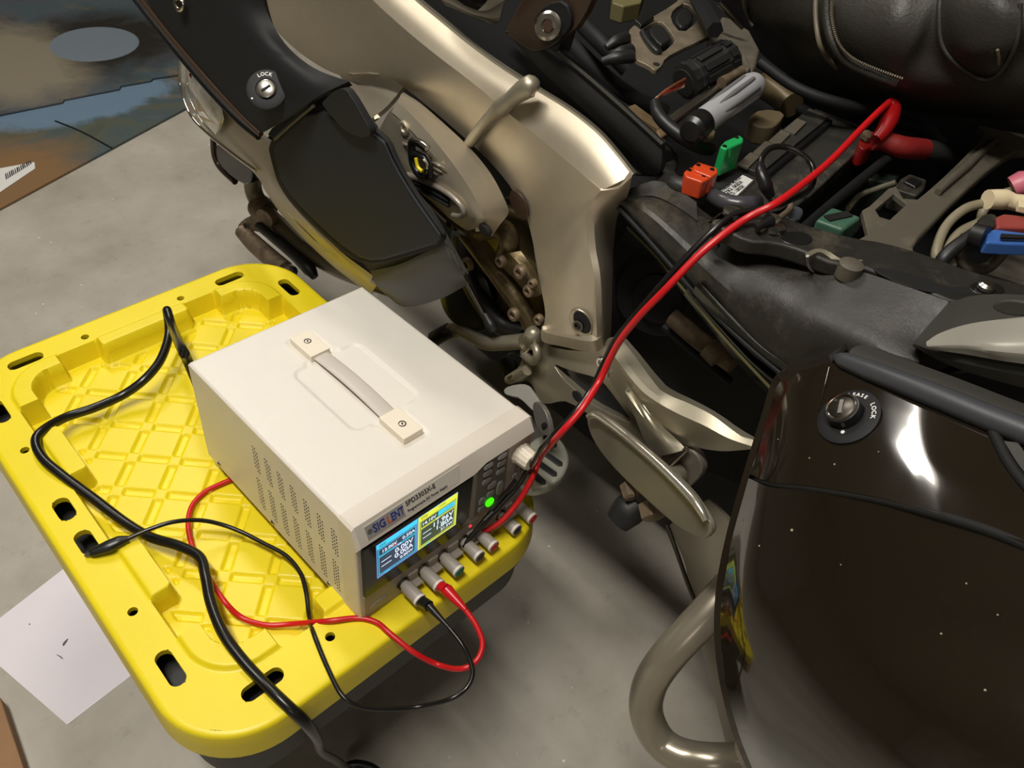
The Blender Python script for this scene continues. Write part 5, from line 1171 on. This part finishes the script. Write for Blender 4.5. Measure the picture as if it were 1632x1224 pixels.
for k_, (m_, dz, dx) in enumerate(((mat('orange_wire', (176, 92, 44), .5), 0, 0), (mat('brown_wire', (104, 58, 30), .5), .003, 3), (mat('pale_wire', (210, 170, 140), .5), -.002, -2), (mat('red_wire', (150, 36, 26), .5), .001, 5))):
    T_('thin_wire', [p + Vector((0.001 * dx, .0006 * dx * math.cos(i * 2.1), dz + .0015 * math.sin(i * 2 + k_))) for i, p in enumerate(bpts)], .0013, m_, seg=6)
T_('grey_wire_sleeve', [PZ(1044, 164, .742), PZ(1050, 184, .74), PZ(1070, 205, .735), PZ(1095, 222, .73), PZ(1120, 234, .72), PZ(1132, 238, .712)], [.005, .0062, .0065, .0072, .0075, .006], M_rubber, seg=12)
# silver grip tube (shock adjuster)
a_, b_ = PZ(1118, 196, .745), PZ(1200, 136, .745)
gv = (b_ - a_)
gm = mat('grey_knob_plastic', (158, 158, 162), .38)
gr = lathe('adjuster_grip', a_, gv, [(.0115, 0), (.0122, .004), (.0125, gv.length * .8), (.0135, gv.length * .95), (.012, gv.length * 1.02), (.007, gv.length * 1.05)], gm, bike, 48)
gr['label'] = 'light grey fluted adjuster grip'
gx, gy, gz_ = frame_of(gv)
for k_ in range(8):
    a = 2 * PI * k_ / 8 + .25; rd = gx * math.cos(a) + gy * math.sin(a)
    T_('grip_flute', [a_ + gz_ * .018 + rd * .0110, a_ + gz_ * (gv.length * .5) + rd * .0116, a_ + gz_ * (gv.length * .88) + rd * .0124], [.001, .0028, .0022], mat('grip_flute_grey', (104, 104, 106), .45), gr, seg=8, n=4)
lathe('grip_cap', a_ - gv.normalized() * .022, gv, [(.009, 0), (.0126, .004), (.0130, .022), (.0118, .024)], M_blk, gr, 36)
T_('chrome_rod', [PZ(1062, 198, .72), PZ(1090, 178, .725), PZ(1130, 150, .73), PZ(1178, 118, .735)], .0055, M_steel, seg=12)
T_('brass_nozzle', [PZ(1150, 132, .74), PZ(1166, 122, .742), PZ(1182, 113, .744)], [.006, .0045, .0055], M_rust, seg=10, n=3)
lathe('hex_fitting', PZ(1125, 218, .735), (-.3, -.5, .8), [(.006, 0), (.006, .008), (.004, .01)], M_rust, bike, 6)
# left part of the tray: metal ledges
P_('metal_ledge', [(996, 172), (1012, 166), (1056, 198), (1048, 206), (1060, 214)], planeZ(.70), .006, mat('bronze_ledge', (140, 118, 88), .45, .5, var=.2), smooth=0)
P_('metal_ledge', [(990, 182), (1000, 178), (1046, 212), (1036, 220)], planeZ(.698), .006, MATS['bronze_ledge'], smooth=0)
P_('metal_ledge', [(1046, 206), (1060, 198), (1070, 208), (1052, 222)], planeZ(.702), .006, MATS['bronze_ledge'], smooth=0)
tabb = P_('tray_tab', [(1024, 218), (1036, 210), (1062, 222), (1066, 230), (1056, 236), (1044, 228)], planeZ(.712), .008, M_dusty2, smooth=0)
lathe('tab_hole', PZ(1045, 223, .7125), (0, 0, 1), [(.004, 0), (.0039, .0003)], M_hole, tabb, 16)
P_('oily_block', [(1192, 186), (1214, 172), (1254, 178), (1242, 196), (1228, 204), (1200, 200)], planeZ(.705), .02, mat('bronze_dusty_block', (96, 84, 62), .55, dust=.3), smooth=1)
T_('bronze_pipe', [PZ(1214, 134, .70), PZ(1240, 150, .70), PZ(1262, 168, .70)], .014, mat('bronze_pipe_paint', (92, 80, 56), .4, .3), seg=16, n=3)
T_('black_loom', [PZ(1212, 100, .74), PZ(1270, 140, .735), PZ(1340, 165, .73), PZ(1420, 180, .72)], .0055, M_tex, seg=12)
T_('black_loom', [PZ(1250, 160, .70), PZ(1330, 200, .68), PZ(1400, 190, .69), PZ(1480, 210, .68), PZ(1540, 260, .66)], .007, M_tex, seg=12)
T_('thin_steel_rod', [PZ(1146, 5, .78), PZ(1166, 26, .77), PZ(1184, 44, .76)], .003, M_darkst, seg=8, n=3)
P_('khaki_box', [(978, -20), (1030, -20), (1022, 4), (994, 10), (976, 4)], planeZ(.74), .02, mat('khaki_plastic', (104, 98, 64), .5), smooth=0)
T_('black_hose', [PZ(905, 10, .70), PZ(930, 40, .70), PZ(960, 70, .70), PZ(1000, 110, .68)], .010, M_tex, seg=14)
T_('black_hose', [PZ(900, 60, .68), PZ(950, 110, .66), PZ(1000, 150, .64), PZ(1060, 180, .62)], .010, M_hole, seg=14)

# --- seat
seat = S_('seat', [
    XR((1128, -70, .90), (1150, 0, .90), (1190, 62, .90), (1250, 115, .90), (1310, 145, .90), (1390, 168, .90), (1480, 180, .90), (1560, 188, .90), (1720, 196, .90)),
    XR((1140, -70, .84), (1172, -8, .84), (1215, 45, .83), (1275, 95, .82), (1335, 122, .81), (1400, 140, .80), (1480, 150, .80), (1560, 155, .80), (1720, 160, .80)),
    XR((1180, -70, .80), (1220, -25, .79), (1270, 25, .78), (1330, 62, .77), (1390, 85, .765), (1440, 92, .77), (1480, 85, .785), (1560, 90, .78), (1720, 95, .78)),
    XR((1240, -100, .80), (1290, -60, .79), (1340, -25, .78), (1390, 0, .77), (1430, 15, .765), (1470, 20, .775), (1510, 15, .785), (1580, 20, .77), (1720, 20, .77)),
    XR((1300, -200, .86), (1340, -170, .84), (1390, -140, .83), (1430, -120, .82), (1470, -110, .82), (1510, -100, .82), (1560, -100, .82), (1620, -100, .82), (1720, -100, .82))], M_leather, thick=.02, nu=6, nv=6, sharp=70)
seat['label'] = 'black leather seat edge with double stitched seams'
M_pipe = mat('worn_leather_piping', (112, 104, 86), .4)
T_('seat_piping', [PX(1184, -20, .80), PX(1186, 5, .82), PX(1192, 28, .84), PX(1200, 42, .84)], .0022, M_pipe, seat, seg=8)
T_('seat_piping', [PX(1300, -10, .772), PX(1300, 30, .765), PX(1306, 70, .76), PX(1318, 92, .775), PX(1334, 108, .795)], .0024, M_pipe, seat, seg=8)
T_('seat_welt', [PX(1318, -12, .768), PX(1318, 30, .762), PX(1328, 70, .758), PX(1350, 98, .765), PX(1390, 118, .775), PX(1430, 132, .785)], .0045, M_leather, seat, seg=10)
sp = cr([PX(1326, -8, .764), PX(1326, 30, .758), PX(1336, 68, .754), PX(1358, 92, .76), PX(1396, 110, .77), PX(1440, 126, .78)], 12)
bm = bmesh.new()
for i in range(0, len(sp) - 1, 1):
    tube_bm(bm, [sp[i], sp[i].lerp(sp[i + 1], .55)], .0016, seg=5, n=1)
tag(from_bm('seat_stitching', bm, M_pipe, seat), None, kind='stuff')
STREE = bvh_of([seat])
def FL(*t): return [SF(x, y, o_, STREE) for x, y, o_ in t]
S_('seat_side_flap', [FL((1502, -30, .004), (1500, 20, .004), (1508, 68, .004), (1536, 104, .004), (1572, 124, .002)), FL((1545, -30, .012), (1545, 20, .013), (1552, 60, .013), (1572, 92, .011), (1590, 116, .004)), FL((1590, -30, .012), (1595, 20, .013), (1594, 58, .012), (1594, 88, .009), (1600, 108, .004)), FL((1625, -30, .004), (1628, 20, .004), (1624, 60, .004), (1614, 88, .004), (1606, 104, .002))], M_leather, seat, thick=.006, nu=5)
T_('flap_edge', FL((1501, -20, .005), (1500, 20, .005), (1508, 68, .005), (1536, 104, .005), (1572, 124, .004), (1602, 108, .005), (1624, 62, .005), (1628, 10, .005)), .0022, M_leather, seat, seg=8)
T_('flap_piping', FL((1601, 62, .013), (1602, 76, .012), (1600, 90, .010)), .0014, M_pipe, seg=6, n=3)
wbox('seat_base', (.92, -.75, .60), (1.3, .15, .74), M_tex, bike, bevel=.02)

# ================================================================== leads
ld = thing('test_lead', 'red test lead plugged into the second post, looping over the tote edge', 'cable', PX(735, 970, .30))
def post_tip(i, w_=-.030): return B(posts[i][0], w_, posts[i][1])
def plug(i, m, par, body2):
    p0 = post_tip(i, -.026); d = -EW
    q = post_tip(i, -.055) + Vector((0, 0, 0))
    return p0, q
# red lead
zl = LZ + .004
p0 = post_tip(1, -.027); p1 = post_tip(1, -.050); p2 = PX(740, 972, .279)
T1 = tube('plug', [p0, p0.lerp(p1, .5), p1], [.0052, .0055, .0058], M_redp, ld, seg=16, n=3)
def near(px, py, ref): # point on the pixel ray nearest to ref
    d = ray(px, py).normalized(); return CAM + d * (ref - CAM).dot(d)
p1 = near(712, 940, post_tip(1, -.055)); p2 = near(742, 972, post_tip(1, -.082))
bpy.data.objects.remove(T1)
T1 = tube('plug', [p0, p0.lerp(p1, .5), p1], [.0050, .0054, .0056], M_redp, ld, seg=16, n=3)
tube('plug_boot', [p1, p1.lerp(p2, .5), p2], [.0062, .0048, .0026], M_redp, ld, seg=14, n=3)
def D(px, py, ref, dz=0):
    p = near(px, py, ref); return p + Vector((0, 0, dz))
a1 = post_tip(1, -.085)
rpts = [p2, D(758, 995, a1), D(769, 1025, a1), D(760, 1052, a1), D(735, 1066, a1), D(700, 1060, PZ(700, 1060, .33)), PZ(660, 1040, .345), PZ(622, 1010, .353), PZ(600, 992, LZ + .0025), PZ(570, 985, LZ + .0025), PZ(520, 990, LZ + .0025), PZ(470, 994, LZ - .018), PZ(425, 996, LZ - .021), PZ(385, 984, LZ - .022), PZ(355, 955, LZ - .010), PZ(330, 915, LZ - .018), PZ(310, 880, LZ - .020), PZ(300, 840, LZ - .020), PZ(305, 808, LZ - .022), PZ(325, 785, LZ - .022), PZ(350, 772, LZ - .022), PZ(385, 758, LZ - .022)]
tube('cable', rpts, .0028, M_cabr, ld, seg=10, n=6)
# black lead with crocodile clip on the lid
lk = thing('test_lead', 'black test lead from the first post to a crocodile clip lying on the lid', 'cable', PX(740, 1060, .30))
p0 = post_tip(0, -.027); p1 = near(684, 966, post_tip(0, -.052)); p2 = near(716, 1001, post_tip(0, -.085))
tube('plug', [p0, p0.lerp(p1, .5), p1], [.0050, .0054, .0054], M_blk, lk, seg=16, n=3)
tube('plug_boot', [p1, p1.lerp(p2, .5), p2], [.0042, .0030, .0018], M_blk, lk, seg=14, n=3)
a0 = post_tip(0, -.10)
bpts = [p2, D(735, 1025, a0), D(748, 1050, a0), D(753, 1075, a0), D(742, 1098, a0), D(715, 1115, a0), D(670, 1126, PZ(670, 1126, .335)), D(620, 1130, PZ(620, 1130, .34)), D(575, 1126, PZ(575, 1126, .348)), PZ(545, 1108, LZ + .005), PZ(520, 1060, LZ + .004), PZ(500, 1010, LZ + .004), PZ(493, 985, LZ - .015), PZ(488, 945, LZ - .014), PZ(478, 912, LZ - .013), PZ(455, 885, LZ - .012), PZ(420, 866, LZ - .012), PZ(385, 848, LZ - .01), PZ(350, 835, LZ - .004), PZ(315, 829, LZ + .006), PZ(275, 832, LZ + .012), PZ(240, 843, LZ + .012), PZ(205, 858, LZ + .010)]
tube('cable', bpts, .0023, M_cabk, lk, seg=10, n=6)
tube('clip_boot', [PZ(205, 858, LZ + .010), PZ(190, 863, LZ + .009), PZ(172, 871, LZ + .008), PZ(148, 880, LZ + .006), PZ(142, 883, LZ + .006)], [.0030, .0062, .0068, .0048, .0034], M_blk, lk, seg=14, n=4, flat=.8)
bm = bmesh.new(); tube_bm(bm, [PZ(148, 878, LZ + .008), PZ(136, 883, LZ + .006)], .0018, seg=6, n=1); tube_bm(bm, [PZ(148, 884, LZ + .003), PZ(135, 885, LZ + .003)], .0018, seg=6, n=1)
from_bm('clip_jaw', bm, M_steel, lk)
# long leads from the powered output to the motorcycle battery
lr = thing('test_lead', 'long red test lead running from the supply up to the battery positive terminal', 'cable', PX(985, 560, .45))
rl_pts = [B(.150, -.010, .022), D(800, 830, B(.158, -.014, .030)), D(828, 797, B(.178, -.020, .045)), D(848, 762, B(.19, -.024, .07)), D(862, 728, B(.205, -.03, .09)), D(885, 700, PX(885, 700, .375)), PX(925, 655, .395), PX(955, 608, .425), PX(972, 572, .436), PX(990, 540, .440), PX(1020, 503, .445), PX(1060, 462, .455), PX(1105, 415, .475), PX(1145, 380, .495), PX(1190, 348, .520), PZ(1240, 322, .744), PZ(1290, 285, .745), PZ(1330, 250, .745), PZ(1370, 208, .745), PZ(1400, 178, .747), PZ(1420, 160, .745)]
tube('cable', rl_pts, .0031, M_cabr, lr, seg=12, n=6)
tube('clip_boot', [PZ(1420, 160, .745), PZ(1424, 172, .74), PZ(1418, 190, .735), PZ(1408, 208, .728), PZ(1396, 222, .722)], [.0040, .0072, .0085, .0072, .0055], mat('dark_red_boot', (150, 14, 18), .35), lr, seg=14, n=4)
lb = thing('test_lead', 'long black test lead beside the red one, clipped to the battery negative', 'cable', PX(975, 560, .45))
lb_pts = [B(.1285, -.008, .021), D(765, 842, B(.140, -.012, .032)), D(795, 808, B(.160, -.016, .045)), D(825, 775, B(.178, -.020, .06)), D(845, 742, B(.19, -.024, .085)), D(870, 705, PX(870, 705, .375)), PX(912, 662, .395), PX(942, 620, .42), PX(962, 578, .436), PX(978, 545, .442), PX(1010, 505, .450), PX(1050, 458, .462), PX(1095, 408, .480), PX(1138, 366, .500), PX(1170, 342, .520), PZ(1200, 335, .731), PZ(1240, 326, .735), PZ(1285, 306, .735), PZ(1297, 284, .737), PZ(1293, 262, .742), PZ(1275, 244, .748), PZ(1250, 234, .75), PZ(1228, 236, .75), PZ(1215, 250, .748), PZ(1212, 262, .745)]
tube('cable', lb_pts, .0026, M_cabk, lb, seg=12, n=6)
tube('cable', [B(.123, -.010, .020), D(748, 858, B(.132, -.014, .026)), D(772, 828, B(.148, -.018, .038)), D(800, 793, B(.165, -.02, .05)), D(822, 765, B(.178, -.021, .065))], .0022, M_cabk, lb, seg=10)
tube('clip_boot', [PZ(1212, 260, .745), PZ(1213, 276, .742), PZ(1220, 296, .735), PZ(1228, 312, .726)], [.0030, .0052, .0060, .0040], M_blk, lb, seg=14, n=4)
tube('clip_jaw', [PZ(1226, 311, .727), PZ(1232, 322, .716)], .0032, M_steel, lb, seg=8, n=2)
tube('cable_sleeve', [D(772, 830, B(.15, -.018, .04)), D(786, 816, B(.158, -.018, .045))], .0034, M_blk, lb, seg=10, n=2)
# mains cord
mc = thing('mains_cable', 'thick black mains cord arching from the supply across the lid to the floor', 'cable', PZ(60, 690, LZ))
mpts = [B(.012, BD + .004, .06), near(300, 577, B(.010, BD + .006, .115)), near(290, 556, B(.0, BD + .02, .13)), PZ(276, 525, LZ + .045), PZ(266, 494, LZ + .04), PZ(269, 515, LZ + .03), PZ(268, 540, LZ + .02), PZ(255, 575, LZ + .01), PZ(230, 605, LZ + .004), PZ(195, 630, LZ - .006), PZ(150, 650, LZ - .006), PZ(105, 665, LZ - .004), PZ(70, 685, LZ + .006), PZ(57, 703, LZ + .007), PZ(68, 730, LZ + .006), PZ(100, 758, LZ + .003), PZ(150, 795, LZ - .004), PZ(200, 833, LZ - .010), PZ(240, 856, LZ - .008), PZ(285, 870, LZ - .002), PZ(318, 888, LZ + .002), PZ(328, 920, LZ + .006), PZ(336, 960, LZ + .006), PZ(355, 1008, LZ + .008), PZ(385, 1050, LZ + .006), PZ(420, 1088, LZ + .004), PZ(455, 1122, LZ + .004)]
mp2 = [PZ(485, 1150, LZ - .012), PZ(505, 1178, LZ - .06), PZ(512, 1198, LZ - .12), PZ(535, 1212, LZ - .2), PZ(560, 1230, LZ - .3), PZ(600, 1270, .01)]
tube('cord_jacket', mpts + mp2, [.0054] * len(mpts) + [.0056, .0046, .0042, .0044, .0045, .0045], M_cabk, mc, seg=12, n=6)
tube('cord_plug', [PZ(548, 1224, .02), PZ(566, 1219, .02), PZ(590, 1224, .016), PZ(610, 1236, .012)], [.0055, .0065, .0065, .005], M_blk, mc, seg=12, n=3)
